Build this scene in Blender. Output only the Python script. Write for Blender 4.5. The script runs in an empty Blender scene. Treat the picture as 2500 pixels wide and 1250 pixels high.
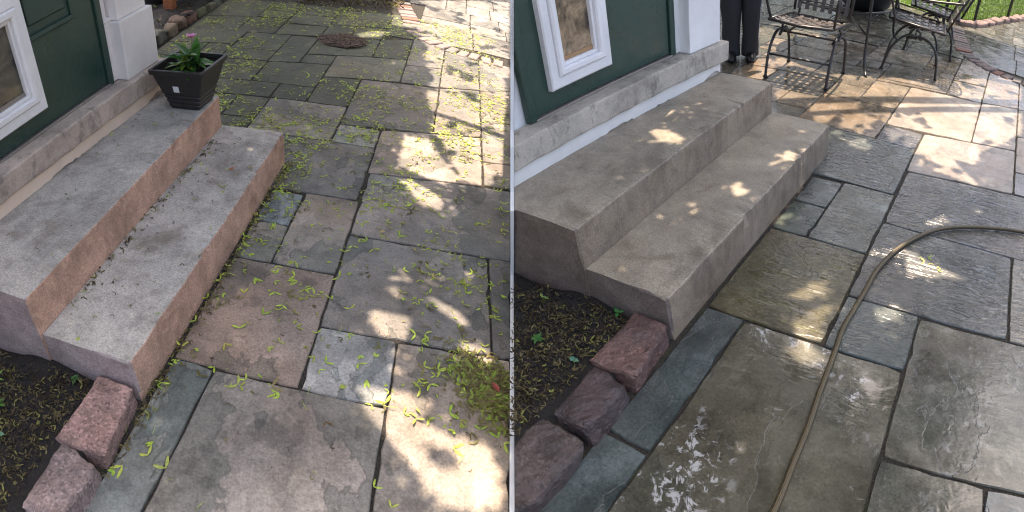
import bpy, bmesh, math, random
import numpy as np
from mathutils import Matrix, Vector

random.seed(7)
rng = np.random.default_rng(7)
scene = bpy.context.scene
COL = scene.collection

# ------------------------------------------------------------------ camera, sky, sun, exposure
EYE = Vector((0.0, 0.0, 1.45))
PITCH = math.radians(34.66)
cam_d = bpy.data.cameras.new('camera')
cam = bpy.data.objects.new('camera', cam_d)
COL.objects.link(cam)
cam.location = EYE
cam.rotation_euler = (math.radians(90) - PITCH, 0, 0)
cam_d.type = 'PANO'
cam_d.panorama_type = 'CENTRAL_CYLINDRICAL'
cam_d.central_cylindrical_range_u_min = -1250 / 1320
cam_d.central_cylindrical_range_u_max = 1250 / 1320
cam_d.central_cylindrical_range_v_min = -625 / 1310
cam_d.central_cylindrical_range_v_max = 625 / 1310
cam_d.central_cylindrical_radius = 1.0
cam_d.clip_start = 0.05
cam_d.clip_end = 500
scene.camera = cam

SUN = Vector((0.02, 0.335, 1.042)).normalized()          # towards the sun
world = bpy.data.worlds.new('World')
scene.world = world
world.use_nodes = True
wn = world.node_tree.nodes
sky = wn.new('ShaderNodeTexSky')
sky.sky_type = 'NISHITA'
sky.sun_disc = False
sky.sun_elevation = math.asin(SUN.z)
sky.sun_rotation = math.atan2(SUN.x, SUN.y)
sky.air_density = 1.0
sky.dust_density = 7.0
sky.ozone_density = 0.5
wn['Background'].inputs['Strength'].default_value = 0.15
world.node_tree.links.new(sky.outputs['Color'], wn['Background'].inputs['Color'])

sun_d = bpy.data.lights.new('sun', 'SUN')
sun_d.energy = 4.0
sun_d.angle = math.radians(0.4)
sun_d.color = (1.0, 0.82, 0.65)
sun = bpy.data.objects.new('sun', sun_d)
COL.objects.link(sun)
sun.location = (2, 4, 9)
sun.rotation_euler = SUN.to_track_quat('Z', 'Y').to_euler()

vs = scene.view_settings
vs.view_transform = 'Standard'
vs.look = 'None'
vs.exposure = 1.78
vs.gamma = 1.0
vs.use_curve_mapping = False
scene.cycles.max_bounces = 6
scene.cycles.use_denoising = True
scene.cycles.pixel_filter_type = 'BLACKMAN_HARRIS'
scene.cycles.filter_width = 1.1

# ------------------------------------------------------------------ the two courtyards
# Each courtyard is measured in metres from the near outer foot of its steps: x out from the house, y along the steps, z up.
FWD = Vector((0, math.cos(PITCH), -math.sin(PITCH)))
DOWN = Vector((0, -math.sin(PITCH), -math.cos(PITCH)))


def yard_matrix(along, out, up, eye_xyz):
    def w(c):
        return Vector((1, 0, 0)) * c[0] + DOWN * c[1] + FWD * c[2]
    up = w(up).normalized()
    along = w(along)
    along = (along - up * along.dot(up)).normalized()
    out = along.cross(up).normalized()
    R = Matrix((out, along, up)).transposed()
    t = EYE - R @ Vector(eye_xyz)
    return Matrix.Translation(t) @ R.to_4x4()


HL, HR = 1.475, 1.37
ML = yard_matrix((-0.0609, -0.5893, 0.8056), (0.9639, 0.1749, 0.2008), (0.2593, -0.7887, -0.5574), (0.503 * HL, -0.628 * HL, HL))
MR = yard_matrix((0.6962, -0.5217, 0.4931), (0.6838, 0.2732, -0.6765), (-0.2182, -0.8082, -0.5469), (0.565 * HR, -0.84 * HR, HR))


class Yard:
    pass


Y_L, Y_R = Yard(), Yard()
Y_L.M, Y_L.side, Y_L.wet, Y_L.key = ML, -1, 0, 'L'
Y_R.M, Y_R.side, Y_R.wet, Y_R.key = MR, 1, 1, 'R'
for Yd in (Y_L, Y_R):
    Yd.Mi = Yd.M.inverted()
    Yd.sun = Yd.Mi.to_3x3() @ SUN
    Yd.sun = Yd.sun / Yd.sun.z
EDGE = 0.009                                               # half the white strip where the yards meet


def warp(Yd, y):
    return y + 0.11 * max(0.0, y - 1.5) if Yd is Y_R else y


# ------------------------------------------------------------------ materials
class Nodes:
    def __init__(self, name):
        self.mat = bpy.data.materials.new(name)
        self.mat.use_nodes = True
        self.t = self.mat.node_tree
        self.b = self.t.nodes['Principled BSDF']

    def n(self, kind, **kw):
        nd = self.t.nodes.new('ShaderNode' + kind)
        for k, v in kw.items():
            if hasattr(nd, k):
                setattr(nd, k, v)
            else:
                self.set(nd.inputs[k], v)
        return nd

    def set(self, sock, v):
        if hasattr(v, 'links') or hasattr(v, 'is_linked'):
            self.t.links.new(v, sock)
        else:
            if sock.type == 'RGBA':
                v = (v, v, v, 1) if isinstance(v, (int, float)) else (*v[:3], 1)
            sock.default_value = v

    def noise(self, scale, vec, detail=6, rough=0.6, dist=0.0):
        nd = self.n('TexNoise', Scale=scale, Detail=detail, Roughness=rough, Distortion=dist)
        self.t.links.new(vec, nd.inputs['Vector'])
        return nd.outputs['Fac']

    def ramp(self, fac, *stops, interp='LINEAR'):
        nd = self.n('ValToRGB')
        cr = nd.color_ramp
        cr.interpolation = interp
        while len(cr.elements) < len(stops):
            cr.elements.new(0.5)
        for e, (p, c) in zip(cr.elements, stops):
            e.position = p
            e.color = (c, c, c, 1) if not isinstance(c, tuple) else (*c, 1)
        self.t.links.new(fac, nd.inputs['Fac'])
        return nd.outputs['Color']

    def mix(self, fac, a, b, blend='MIX'):
        nd = self.n('Mix', data_type='RGBA', blend_type=blend)
        self.set(nd.inputs[0], fac)
        self.set(nd.inputs[6], a)
        self.set(nd.inputs[7], b)
        return nd.outputs[2]

    def math(self, op, a, b=0.0, c=0.0, clamp=False):
        nd = self.n('Math', operation=op, use_clamp=clamp)
        self.set(nd.inputs[0], a)
        self.set(nd.inputs[1], b)
        self.set(nd.inputs[2], c)
        return nd.outputs[0]

    def objvec(self, scale=(1, 1, 1), rot=0.0):
        """object coordinates in metres, shifted by the object's own random number"""
        tc = self.n('TexCoord').outputs['Object']
        rnd = self.n('ObjectInfo').outputs['Random']
        off = self.n('CombineXYZ', X=self.math('MULTIPLY', rnd, 37.0), Y=self.math('MULTIPLY', rnd, 91.0), Z=self.math('MULTIPLY', rnd, 53.0)).outputs[0]
        add = self.n('VectorMath', operation='ADD')
        self.t.links.new(tc, add.inputs[0])
        self.t.links.new(off, add.inputs[1])
        mp = self.n('Mapping')
        mp.inputs['Scale'].default_value = scale
        mp.inputs['Rotation'].default_value = (0, 0, rot)
        self.t.links.new(add.outputs[0], mp.inputs['Vector'])
        return mp.outputs[0]

    def bump(self, height, strength, dist=0.01, normal=None):
        nd = self.n('Bump', Strength=strength, Distance=dist)
        self.t.links.new(height, nd.inputs['Height'])
        if normal is not None:
            self.t.links.new(normal, nd.inputs['Normal'])
        return nd.outputs['Normal']

    def out(self, color=None, rough=None, normal=None, **kw):
        if color is not None:
            self.set(self.b.inputs['Base Color'], color)
        if rough is not None:
            self.set(self.b.inputs['Roughness'], rough)
        if normal is not None:
            self.set(self.b.inputs['Normal'], normal)
        for k, v in kw.items():
            self.set(self.b.inputs[k], v)
        return self.mat


def m_stone(name, wet):
    m = Nodes(name)
    v = m.objvec()
    base = m.n('ObjectInfo').outputs['Color']
    big = m.noise(2.6, v, 5, 0.6, 0.6)
    mid = m.noise(11, v, 7, 0.65, 0.3)
    fine = m.noise(120, v, 4, 0.7)
    spots = m.noise(30, v, 3, 0.6)
    c = m.mix(1.0, base, m.ramp(big, (0.3, 0.62), (0.5, 1.0), (0.72, 1.28)), 'MULTIPLY')
    c = m.mix(1.0, c, m.ramp(mid, (0.3, 0.72), (0.5, 1.0), (0.72, 1.2)), 'MULTIPLY')
    c = m.mix(1.0, c, m.ramp(fine, (0.3, 0.66), (0.7, 1.34)), 'MULTIPLY')
    # patches of old surface, stain maps and streaks
    pa = m.noise(4.3, m.objvec((1, 1, 1), 1.1), 10, 0.62, 0.2)
    c = m.mix(1.0, c, m.ramp(pa, (0.36, 0.66), (0.395, 0.95), (0.5, 1.0), (0.575, 1.02), (0.6, 1.3)), 'MULTIPLY')
    sm = m.ramp(m.noise(3.1, m.objvec((2.4, 0.7, 1), 0.25), 9, 0.68, 0.3), (0.53, 0.0), (0.66, 1.0))
    c = m.mix(m.math('MULTIPLY', sm, 0.45), c, m.mix(1.0, c, (0.42, 0.42, 0.42), 'MULTIPLY'))
    pits = m.ramp(m.noise(70, v, 3, 0.6), (0.3, 1.0), (0.38, 0.0))
    c = m.mix(m.math('MULTIPLY', pits, 0.4), c, m.mix(1.0, c, (0.4, 0.38, 0.36), 'MULTIPLY'))
    # flaked layers: dark contour lines and slightly different tone where a layer has come off
    lay = m.noise(1.9, m.objvec((1.25, 0.8, 1), 0.3), 9, 0.58, 0.3)
    step = m.ramp(lay, (0.535, 0.0), (0.542, 1.0), (0.66, 1.0), (0.72, 0.1))
    c = m.mix(m.math('MULTIPLY', step, 0.4 if wet else 0.85), c, m.mix(1.0, c, (0.6, 0.66, 0.67), 'MULTIPLY'))
    line = m.ramp(lay, (0.53, 0.0), (0.538, 1.0), (0.545, 0.0))
    c = m.mix(m.math('MULTIPLY', line, 0.25 if wet else 0.5), c, (0.05, 0.05, 0.045))
    # brown-pink weathering and dark spots
    warm = m.ramp(m.noise(1.7, v, 4, 0.5), (0.45, 0.0), (0.7, 1.0))
    c = m.mix(m.math('MULTIPLY', warm, 0.5), c, m.mix(1.0, c, (1.2, 0.98, 0.82), 'MULTIPLY'))
    dk = m.ramp(spots, (0.62, 0.0), (0.72, 1.0))
    c = m.mix(m.math('MULTIPLY', dk, 0.45), c, (0.045, 0.045, 0.04))
    moss = m.n('Attribute', attribute_type='OBJECT', attribute_name='moss').outputs['Fac']  # moss, and on the wet brown stone a leaf-reflection tint
    mo = m.math('MULTIPLY', m.ramp(m.noise(11, m.objvec((0.4, 2.8, 1)), 8, 0.75), (0.54, 0.0), (0.66, 1.0)), moss)
    c = m.mix(mo, c, (0.16, 0.17, 0.02))
    # hairline cracks on some stones
    vor = m.n('TexVoronoi', feature='DISTANCE_TO_EDGE', Scale=1.7)
    wv = m.n('VectorMath', operation='MULTIPLY_ADD')
    m.t.links.new(m.n('TexNoise', Scale=6.0, Detail=6.0).outputs['Color'], wv.inputs[0])
    wv.inputs[1].default_value = (0.16, 0.16, 0.16)
    m.t.links.new(v, wv.inputs[2])
    m.t.links.new(wv.outputs[0], vor.inputs['Vector'])
    crk = m.ramp(vor.outputs['Distance'], (0.0, 1.0), (0.0035, 0.0))
    crk = m.math('MULTIPLY', crk, m.ramp(m.noise(1.3, v, 2), (0.62, 0.0), (0.66, 0.0 if wet else 1.0)))
    c = m.mix(m.math('MULTIPLY', crk, 0.6), c, (0.03, 0.03, 0.028))
    # relief
    cl = m.noise(16, m.objvec((0.55, 1.5, 1), 0.5), 9, 0.66, 0.5)
    hgt = m.math('ADD', m.math('MULTIPLY', step, 0.22), m.math('MULTIPLY', cl, 1.0 if wet else 0.6))
    hgt = m.math('ADD', hgt, m.math('MULTIPLY', m.noise(60, m.objvec((0.6, 1.6, 1), 0.5), 4, 0.7), 0.3))
    hgt = m.math('SUBTRACT', hgt, m.math('MULTIPLY', crk, 0.6))
    hgt = m.math('ADD', hgt, m.math('MULTIPLY', fine, 0.1))
    if wet:
        cleft = m.n('Attribute', attribute_type='OBJECT', attribute_name='cleft').outputs['Fac']
        pud = m.ramp(m.noise(4.2, v, 4, 0.55, 0.4), (0.56, 0.0), (0.63, 1.0))
        rip = m.noise(21, m.objvec((0.4, 2.1, 1), 0.35), 3, 0.55, 0.7)
        wob = m.noise(38, v, 1.5, 0.45, 0.3)
        film = m.ramp(m.noise(6, v, 5, 0.65), (0.36, 0.36), (0.62, 0.12))
        rough = m.mix(pud, film, 0.085)
        dryness = m.n('Attribute', attribute_type='OBJECT', attribute_name='dry').outputs['Fac']
        rough = m.mix(dryness, rough, 0.55)
        # white glints of sky in the wet film, painted on as pale marks
        sc = m.math('MULTIPLY', m.ramp(m.noise(22, v, 8, 0.72, 0.5), (0.55, 0.0), (0.59, 1.0)), m.ramp(m.noise(2.6, m.objvec((1.6, 0.8, 1)), 3), (0.5, 0.0), (0.6, 1.0)))
        scl = m.n('Attribute', attribute_type='OBJECT', attribute_name='glint_marks').outputs['Fac']
        c = m.mix(m.math('MULTIPLY', sc, scl), c, (0.5, 0.5, 0.49))
        hw = m.math('ADD', m.math('MULTIPLY', wob, 0.14), m.math('MULTIPLY', rip, m.math('MULTIPLY', cleft, 1.05)))
        hw = m.math('SUBTRACT', hw, m.math('MULTIPLY', step, 0.15))
        nrm = m.n('Bump', Distance=0.01)
        st = m.mix(pud, 0.6, 0.12)
        m.set(nrm.inputs['Strength'], m.mix(cleft, st, 0.8))
        m.t.links.new(hw, nrm.inputs['Height'])
        return m.out(c, rough, nrm.outputs[0], **{'Specular IOR Level': 0.52})
    return m.out(c, m.ramp(mid, (0.3, 0.62), (0.7, 0.85)), m.bump(hgt, 0.8, 0.008))


def m_joint(name):
    m = Nodes(name)
    v = m.objvec()
    f = m.noise(230, v, 4, 0.8)
    c = m.mix(m.ramp(f, (0.5, 0.0), (0.62, 1.0)), (0.018, 0.015, 0.012), (0.1, 0.085, 0.065))
    g = m.ramp(m.noise(9, v, 6, 0.7), (0.55, 0.0), (0.66, 1.0))
    c = m.mix(m.math('MULTIPLY', g, 0.6), c, (0.05, 0.065, 0.018))
    return m.out(c, 0.95, m.bump(f, 1.0, 0.006))


def m_concrete(name, tint, wet):
    m = Nodes(name)
    v = m.objvec()
    big = m.noise(3.2, v, 6, 0.6, 0.4)
    mid = m.noise(14, v, 6, 0.65)
    fine = m.noise(130, v, 4, 0.85)
    grit = m.n('TexVoronoi', Scale=230.0)
    m.t.links.new(v, grit.inputs['Vector'])
    c = m.mix(1.0, tint, m.ramp(big, (0.3, 0.78), (0.5, 1.0), (0.7, 1.12)), 'MULTIPLY')
    c = m.mix(1.0, c, m.ramp(mid, (0.3, 0.8), (0.5, 1.0), (0.7, 1.14)), 'MULTIPLY')
    c = m.mix(1.0, c, m.ramp(fine, (0.34, 0.6), (0.5, 1.0), (0.68, 1.38)), 'MULTIPLY')
    drip = m.ramp(m.noise(2.2, v, 8, 0.66, 0.5), (0.4, 0.72), (0.5, 1.0), (0.6, 1.0), (0.64, 1.16))
    c = m.mix(1.0, c, drip, 'MULTIPLY')
    stain = m.ramp(m.noise(4.5, v, 7, 0.72, 0.5), (0.54, 0.0), (0.68, 1.0))
    c = m.mix(m.math('MULTIPLY', stain, 0.62), c, m.mix(1.0, tint, (0.36, 0.3, 0.25), 'MULTIPLY'))
    pale = m.ramp(grit.outputs['Distance'], (0.0, 1.0), (0.22, 0.0))
    pale = m.math('MULTIPLY', pale, m.ramp(m.noise(90, v, 2), (0.56, 0.0), (0.6, 1.0)))
    c = m.mix(m.math('MULTIPLY', pale, 0.6), c, (0.55, 0.52, 0.48))
    hgt = m.math('ADD', m.math('MULTIPLY', fine, 0.5), m.math('MULTIPLY', mid, 0.5))
    rough = 0.9
    if wet:
        rough = m.ramp(m.noise(4, v, 5, 0.6), (0.42, 0.32), (0.62, 0.62))
    return m.out(c, rough, m.bump(hgt, 0.8, 0.006))


def m_sill(name, tint):
    m = Nodes(name)
    v = m.objvec()
    c = m.mix(1.0, tint, m.ramp(m.noise(5, v, 8, 0.7), (0.34, 0.62), (0.5, 1.0), (0.66, 1.2)), 'MULTIPLY')
    st = m.ramp(m.noise(11, m.objvec((1, 1, 0.6)), 8, 0.72), (0.55, 0.0), (0.64, 1.0))
    c = m.mix(m.math('MULTIPLY', st, 0.62), c, (0.13, 0.115, 0.095))
    f = m.noise(150, v, 3, 0.7)
    c = m.mix(1.0, c, m.ramp(f, (0.3, 0.8), (0.7, 1.2)), 'MULTIPLY')
    return m.out(c, 0.82, m.bump(m.math('ADD', f, m.noise(20, v, 5)), 0.4, 0.004))


def m_paint(name, col, rough=0.5, dirt=0.25, dirtcol=(0.25, 0.22, 0.18), grain=60, bump=0.2, spec=0.5):
    m = Nodes(name)
    v = m.objvec()
    c = m.mix(1.0, col, m.ramp(m.noise(4, v, 5, 0.6), (0.3, 0.88), (0.7, 1.08)), 'MULTIPLY')
    d = m.ramp(m.noise(26, v, 6, 0.7, 0.5), (0.62, 0.0), (0.74, 1.0))
    c = m.mix(m.math('MULTIPLY', d, dirt), c, dirtcol)
    h = m.math('ADD', m.noise(grain, v, 4, 0.6), m.noise(7, v, 3))
    return m.out(c, m.ramp(m.noise(9, v, 4), (0.3, max(rough - 0.12, 0.05)), (0.7, min(rough + 0.12, 1))), m.bump(h, bump, 0.004), **{'Specular IOR Level': spec})


def m_granite(name, tint, wet):
    m = Nodes(name)
    v = m.objvec()
    vo = m.n('TexVoronoi', Scale=130.0)
    m.t.links.new(v, vo.inputs['Vector'])
    g = m.n('SeparateColor')
    m.t.links.new(vo.outputs['Color'], g.inputs[0])
    base = m.n('ObjectInfo').outputs['Color']
    c = m.mix(1.0, base, m.ramp(g.outputs[0], (0.0, 0.55), (0.35, 0.95), (0.8, 1.1), (1.0, 1.5)), 'MULTIPLY')
    c = m.mix(1.0, c, m.ramp(m.noise(9, v, 6, 0.65), (0.3, 0.5), (0.5, 1.0), (0.7, 1.35)), 'MULTIPLY')
    gr = m.ramp(m.noise(5, v, 5, 0.6), (0.5, 0.0), (0.64, 1.0))
    c = m.mix(m.math('MULTIPLY', gr, 0.35), c, (0.06, 0.06, 0.065))
    h = m.math('ADD', m.noise(40, v, 7, 0.7), m.math('MULTIPLY', g.outputs[1], 0.2))
    return m.out(c, 0.34 if wet else 0.8, m.bump(h, 1.0, 0.009))


def m_simple(name, col, rough=0.8, var=0.3, scale=30, bump=0.4, dist=0.005, metal=0.0, objcol=False, spec=0.5):
    m = Nodes(name)
    v = m.objvec()
    base = m.n('ObjectInfo').outputs['Color'] if objcol else col
    f = m.noise(scale, v, 6, 0.7)
    c = m.mix(1.0, base, m.ramp(f, (0.25, 1 - var), (0.5, 1.0), (0.75, 1 + var)), 'MULTIPLY')
    return m.out(c, rough, m.bump(f, bump, dist), Metallic=metal, **{'Specular IOR Level': spec})


def m_leafy(name, objcol=True, cols=None, trans=0.35, rough=0.5):
    """thin plant tissue: diffuse plus light coming through"""
    m = Nodes(name)
    v = m.objvec()
    if objcol:
        base = m.n('ObjectInfo').outputs['Color']
    else:
        at = m.n('Attribute', attribute_type='GEOMETRY', attribute_name='tone')
        base = m.ramp(at.outputs['Fac'], *cols)
    c = m.mix(1.0, base, m.ramp(m.noise(140, v, 3), (0.3, 0.75), (0.7, 1.25)), 'MULTIPLY')
    m.out(c, rough)
    tr = m.n('BsdfTranslucent')
    m.t.links.new(c, tr.inputs['Color'])
    ms = m.n('MixShader')
    ms.inputs[0].default_value = trans
    m.t.links.new(m.b.outputs[0], ms.inputs[1])
    m.t.links.new(tr.outputs[0], ms.inputs[2])
    m.t.links.new(ms.outputs[0], m.t.nodes['Material Output'].inputs['Surface'])
    return m.mat


def m_flap(name, dark, light):
    m = Nodes(name)
    v = m.objvec()
    f = m.noise(7, v, 6, 0.62, 0.8)
    c = m.mix(m.ramp(f, (0.4, 0.0), (0.62, 1.0)), dark, light)  # mottled reflections are painted into the flap's colour
    c = m.mix(1.0, c, m.ramp(m.noise(45, v, 5, 0.7), (0.3, 0.7), (0.7, 1.3)), 'MULTIPLY')
    return m.out(c, 0.16, m.bump(m.noise(12, v, 3), 0.15, 0.004), **{'Coat Weight': 0.5, 'Coat Roughness': 0.05})


def m_pot(name):
    m = Nodes(name)
    v = m.objvec((1, 1, 26))
    f = m.noise(14, v, 6, 0.75)
    c = m.mix(m.ramp(f, (0.56, 0.0), (0.72, 0.55)), (0.022, 0.019, 0.018), (0.13, 0.105, 0.085))
    return m.out(c, m.ramp(f, (0.3, 0.34), (0.7, 0.52)), m.bump(f, 0.18, 0.002))


def m_hose(name):
    m = Nodes(name)
    uv = m.n('UVMap').outputs[0]
    sp = m.n('SeparateXYZ')
    m.t.links.new(uv, sp.inputs[0])
    a = m.math('SINE', m.math('ADD', m.math('MULTIPLY', sp.outputs[0], 900.0), m.math('MULTIPLY', sp.outputs[1], 37.7)))
    b = m.math('SINE', m.math('SUBTRACT', m.math('MULTIPLY', sp.outputs[0], 900.0), m.math('MULTIPLY', sp.outputs[1], 37.7)))
    braid = m.math('MULTIPLY', a, b)
    stripe = m.ramp(m.math('SINE', m.math('MULTIPLY', sp.outputs[1], 18.85)), (0.55, 0.0), (0.75, 1.0))
    c = m.mix(m.ramp(braid, (0.35, 0.0), (0.65, 1.0)), (0.05, 0.036, 0.014), (0.22, 0.16, 0.06))
    c = m.mix(m.math('MULTIPLY', stripe, 0.55), c, (0.035, 0.028, 0.014))
    return m.out(c, 0.38, m.bump(braid, 0.5, 0.0012))


MAT = dict(
    stone_dry=m_stone('flagstone_dry', 0), stone_wet=m_stone('flagstone_wet', 1),
    conc_L=m_concrete('concrete_dry', (0.44, 0.40, 0.35), 0), conc_R=m_concrete('concrete_damp', (0.32, 0.272, 0.205), 1),
    riser_L=m_concrete('pink_bounce_riser', (0.56, 0.345, 0.245), 0), riser_R=m_concrete('brown_shade_riser', (0.25, 0.195, 0.14), 1),  # riser copies of the concrete, warm bounce light and shade in the tint
    end_L=m_concrete('mauve_shade_end', (0.40, 0.31, 0.29), 0), end_R=m_concrete('dark_shade_end', (0.2, 0.16, 0.138), 1),  # end-face copies of the concrete, shade mixed into the colour
    sill_L=m_sill('sill_concrete_warm', (0.47, 0.375, 0.31)), sill_R=m_sill('sill_concrete', (0.45, 0.40, 0.335)),
    white=m_paint('white_house_paint', (0.80, 0.79, 0.78), 0.55, 0.06, grain=45, bump=0.35),
    white_L=m_paint('warm_white_house_paint', (0.80, 0.74, 0.71), 0.55, 0.06, grain=45, bump=0.35),
    strip=m_paint('flaking_white_paint', (0.80, 0.76, 0.71), 0.6, 0.16, (0.35, 0.28, 0.22), 40, 0.4),
    strip_L=m_paint('flaking_paint_peach_bounce', (0.85, 0.66, 0.52), 0.6, 0.16, (0.4, 0.28, 0.2), 40, 0.4),  # same flaking white paint with warm bounce light put into the colour
    frame=m_paint('white_plastic_frame', (0.82, 0.80, 0.80), 0.35, 0.05, grain=20, bump=0.05),
    green=m_paint('dark_green_gloss_paint', (0.024, 0.056, 0.042), 0.36, 0.45, (0.055, 0.085, 0.068), 14, 0.45),
    edging=m_paint('white_added_divider_paint', (0.82, 0.82, 0.81), 0.5, 0.05),  # only for the added divider strip and board
    threshold=m_simple('aluminium_threshold', (0.32, 0.28, 0.25), 0.45, 0.25, 40, 0.2, metal=0.6),
    bed=m_joint('joint_grit'),
    soil=m_simple('dark_soil', (0.016, 0.013, 0.011), 0.85, 0.7, 120, 1.0, 0.01),
    granite_dry=m_granite('pink_granite', None, 0), granite_wet=m_granite('wet_red_granite', None, 1),
    rubble=m_simple('rubble_stone', None, 0.85, 0.45, 24, 0.9, 0.012, objcol=True),
    brick_dry=m_simple('old_brick', None, 0.85, 0.45, 40, 0.7, 0.006, objcol=True),
    seed=m_leafy('maple_seed_wing'),
    litter=m_leafy('dry_seed_litter', False, [(0.0, (0.05, 0.035, 0.016)), (0.35, (0.13, 0.10, 0.04)), (0.65, (0.20, 0.17, 0.06)), (0.85, (0.24, 0.27, 0.05)), (1.0, (0.28, 0.40, 0.05))], 0.25, 0.6),
    green_litter=m_leafy('fresh_seed_litter', False, [(0.0, (0.11, 0.085, 0.03)), (0.2, (0.22, 0.2, 0.06)), (0.4, (0.42, 0.48, 0.07)), (1.0, (0.50, 0.66, 0.09))], 0.35, 0.55),
    leaf=m_leafy('plant_leaf', True, trans=0.25, rough=0.38),
    crown=m_leafy('tree_leaf', False, [(0.0, (0.035, 0.07, 0.015)), (1.0, (0.09, 0.15, 0.03))], 0.4, 0.5),
    bark=m_simple('maple_bark', (0.11, 0.085, 0.065), 0.9, 0.4, 20, 1.0, 0.02),
    petal=m_leafy('pink_petal', True, trans=0.3),
    pot=m_pot('brushed_black_plastic'),
    sticker=m_simple('white_label', (0.78, 0.78, 0.80), 0.5, 0.05, 60, 0.02), ink=m_simple('grey_print', (0.38, 0.38, 0.4), 0.6, 0.1),
    iron=m_simple('black_iron_paint', (0.022, 0.02, 0.02), 0.36, 0.3, 60, 0.3, 0.002),
    strap=m_simple('dark_metal_strap', (0.075, 0.066, 0.064), 0.32, 0.3, 60, 0.3, 0.002),
    rubber=m_simple('black_rubber', (0.012, 0.012, 0.012), 0.6, 0.2),
    hose=m_hose('brown_braided_hose'),
    wood=m_simple('orange_brown_timber', (0.30, 0.10, 0.035), 0.6, 0.35, 18, 0.4),
    darkpot=m_simple('dark_glazed_pot', (0.016, 0.017, 0.018), 0.4, 0.3, 12, 0.2),
    trousers=m_simple('charcoal_cloth', (0.028, 0.029, 0.034), 0.9, 0.25, 90, 0.5, 0.003),
    stripe=m_simple('white_cloth_stripe', (0.7, 0.7, 0.72), 0.8, 0.05), shirt=m_simple('grey_cloth', (0.2, 0.21, 0.23), 0.9, 0.1),
    skin=m_simple('skin', (0.42, 0.25, 0.18), 0.5, 0.08, 60, 0.1), shoe=m_simple('black_shoe', (0.012, 0.012, 0.013), 0.35, 0.2),
    hair=m_simple('dark_hair', (0.03, 0.02, 0.015), 0.6, 0.3, 90, 0.6),
    flap_L=m_flap('pet_flap_dark_reflection', (0.012, 0.012, 0.014), (0.10, 0.085, 0.06)), flap_R=m_flap('pet_flap_tan_reflection', (0.05, 0.037, 0.03), (0.46, 0.33, 0.2)),
    bronze=m_simple('flap_bottom_rail', (0.42, 0.26, 0.14), 0.35, 0.15, 40, 0.1, metal=0.3),
    grass=m_leafy('lawn_grass', False, [(0.0, (0.07, 0.13, 0.02)), (1.0, (0.2, 0.32, 0.045))], 0.4, 0.5),
    lawn=m_simple('lawn_ground', (0.05, 0.09, 0.02), 0.9, 0.4, 12, 0.5),
    ground=m_simple('plain_ground', (0.09, 0.085, 0.07), 0.95, 0.4, 3, 0.5, 0.02),
    twig=m_simple('dead_twigs', (0.13, 0.09, 0.068), 0.85, 0.5, 60, 0.3), grate=m_simple('rusty_iron_grate', (0.05, 0.035, 0.028), 0.7, 0.4, 60, 0.6),
)


# ------------------------------------------------------------------ mesh helpers
def mesh_obj(name, bm, mat, parent=None, origin=Vector((0, 0, 0)), smooth=False):
    """bm is in yard metres; the object's origin is put at 'origin' (yard metres); the parent sits at parent['_o']"""
    origin = Vector(origin)
    bmesh.ops.translate(bm, verts=bm.verts, vec=-origin)
    me = bpy.data.meshes.new(name)
    bm.to_mesh(me)
    bm.free()
    me.materials.append(mat)
    if smooth:
        me.polygons.foreach_set('use_smooth', [True] * len(me.polygons))
    o = bpy.data.objects.new(name, me)
    COL.objects.link(o)
    if parent is not None:
        o.parent = parent
        o.location = origin - ORG[parent.name]
    ORG[o.name] = origin
    return o


ORG = {}


def tag(o, label=None, cat=None, group=None, kind=None):
    for k, v in (('label', label), ('category', cat), ('group', group), ('kind', kind)):
        if v:
            o[k] = v
    return o


def thing(Yd, name, label, cat, loc=(0, 0, 0), group=None, kind=None):
    o = bpy.data.objects.new(name, None)
    o.empty_display_size = 0.1
    COL.objects.link(o)
    o.matrix_world = Yd.M @ Matrix.Translation(Vector(loc))
    ORG[o.name] = Vector(loc)
    return tag(o, label, cat, group, kind)


def solo(Yd, name, bm, mat, label=None, cat=None, loc=(0, 0, 0), group=None, kind=None, smooth=False):
    o = mesh_obj(name, bm, mat, None, loc, smooth)
    o.matrix_world = Yd.M @ Matrix.Translation(Vector(loc))
    return tag(o, label, cat, group, kind)


def crop(Yd, bm, margin=EDGE):
    """a building, step or bed ends at the boundary between the yards: cut there and close the cut"""
    n_w = Vector((Yd.side, 0, 0))
    p = Yd.Mi @ Vector((Yd.side * margin, 0, 0))
    n = (Yd.Mi.to_3x3() @ n_w).normalized()
    if min((v.co - p).dot(n) for v in bm.verts) >= 0:
        return bm
    r = bmesh.ops.bisect_plane(bm, geom=bm.verts[:] + bm.edges[:] + bm.faces[:], plane_co=p, plane_no=-n, clear_outer=True)
    ed = [e for e in r['geom_cut'] if isinstance(e, bmesh.types.BMEdge)]
    if ed:
        bmesh.ops.edgeloop_fill(bm, edges=ed)
    return bm


def bm_box(lo, hi, bevel=0.0, seg=2, f=None):
    bm = bmesh.new()
    bmesh.ops.create_cube(bm, size=1.0)
    for v in bm.verts:
        v.co = Vector([(a + b) / 2 + c * (b - a) for a, b, c in zip(lo, hi, v.co)])
    if bevel:
        bmesh.ops.bevel(bm, geom=bm.edges[:], offset=bevel, segments=seg, affect='EDGES', profile=0.6)
    if f:
        for v in bm.verts:
            v.co = f(v.co)
    return bm


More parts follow.
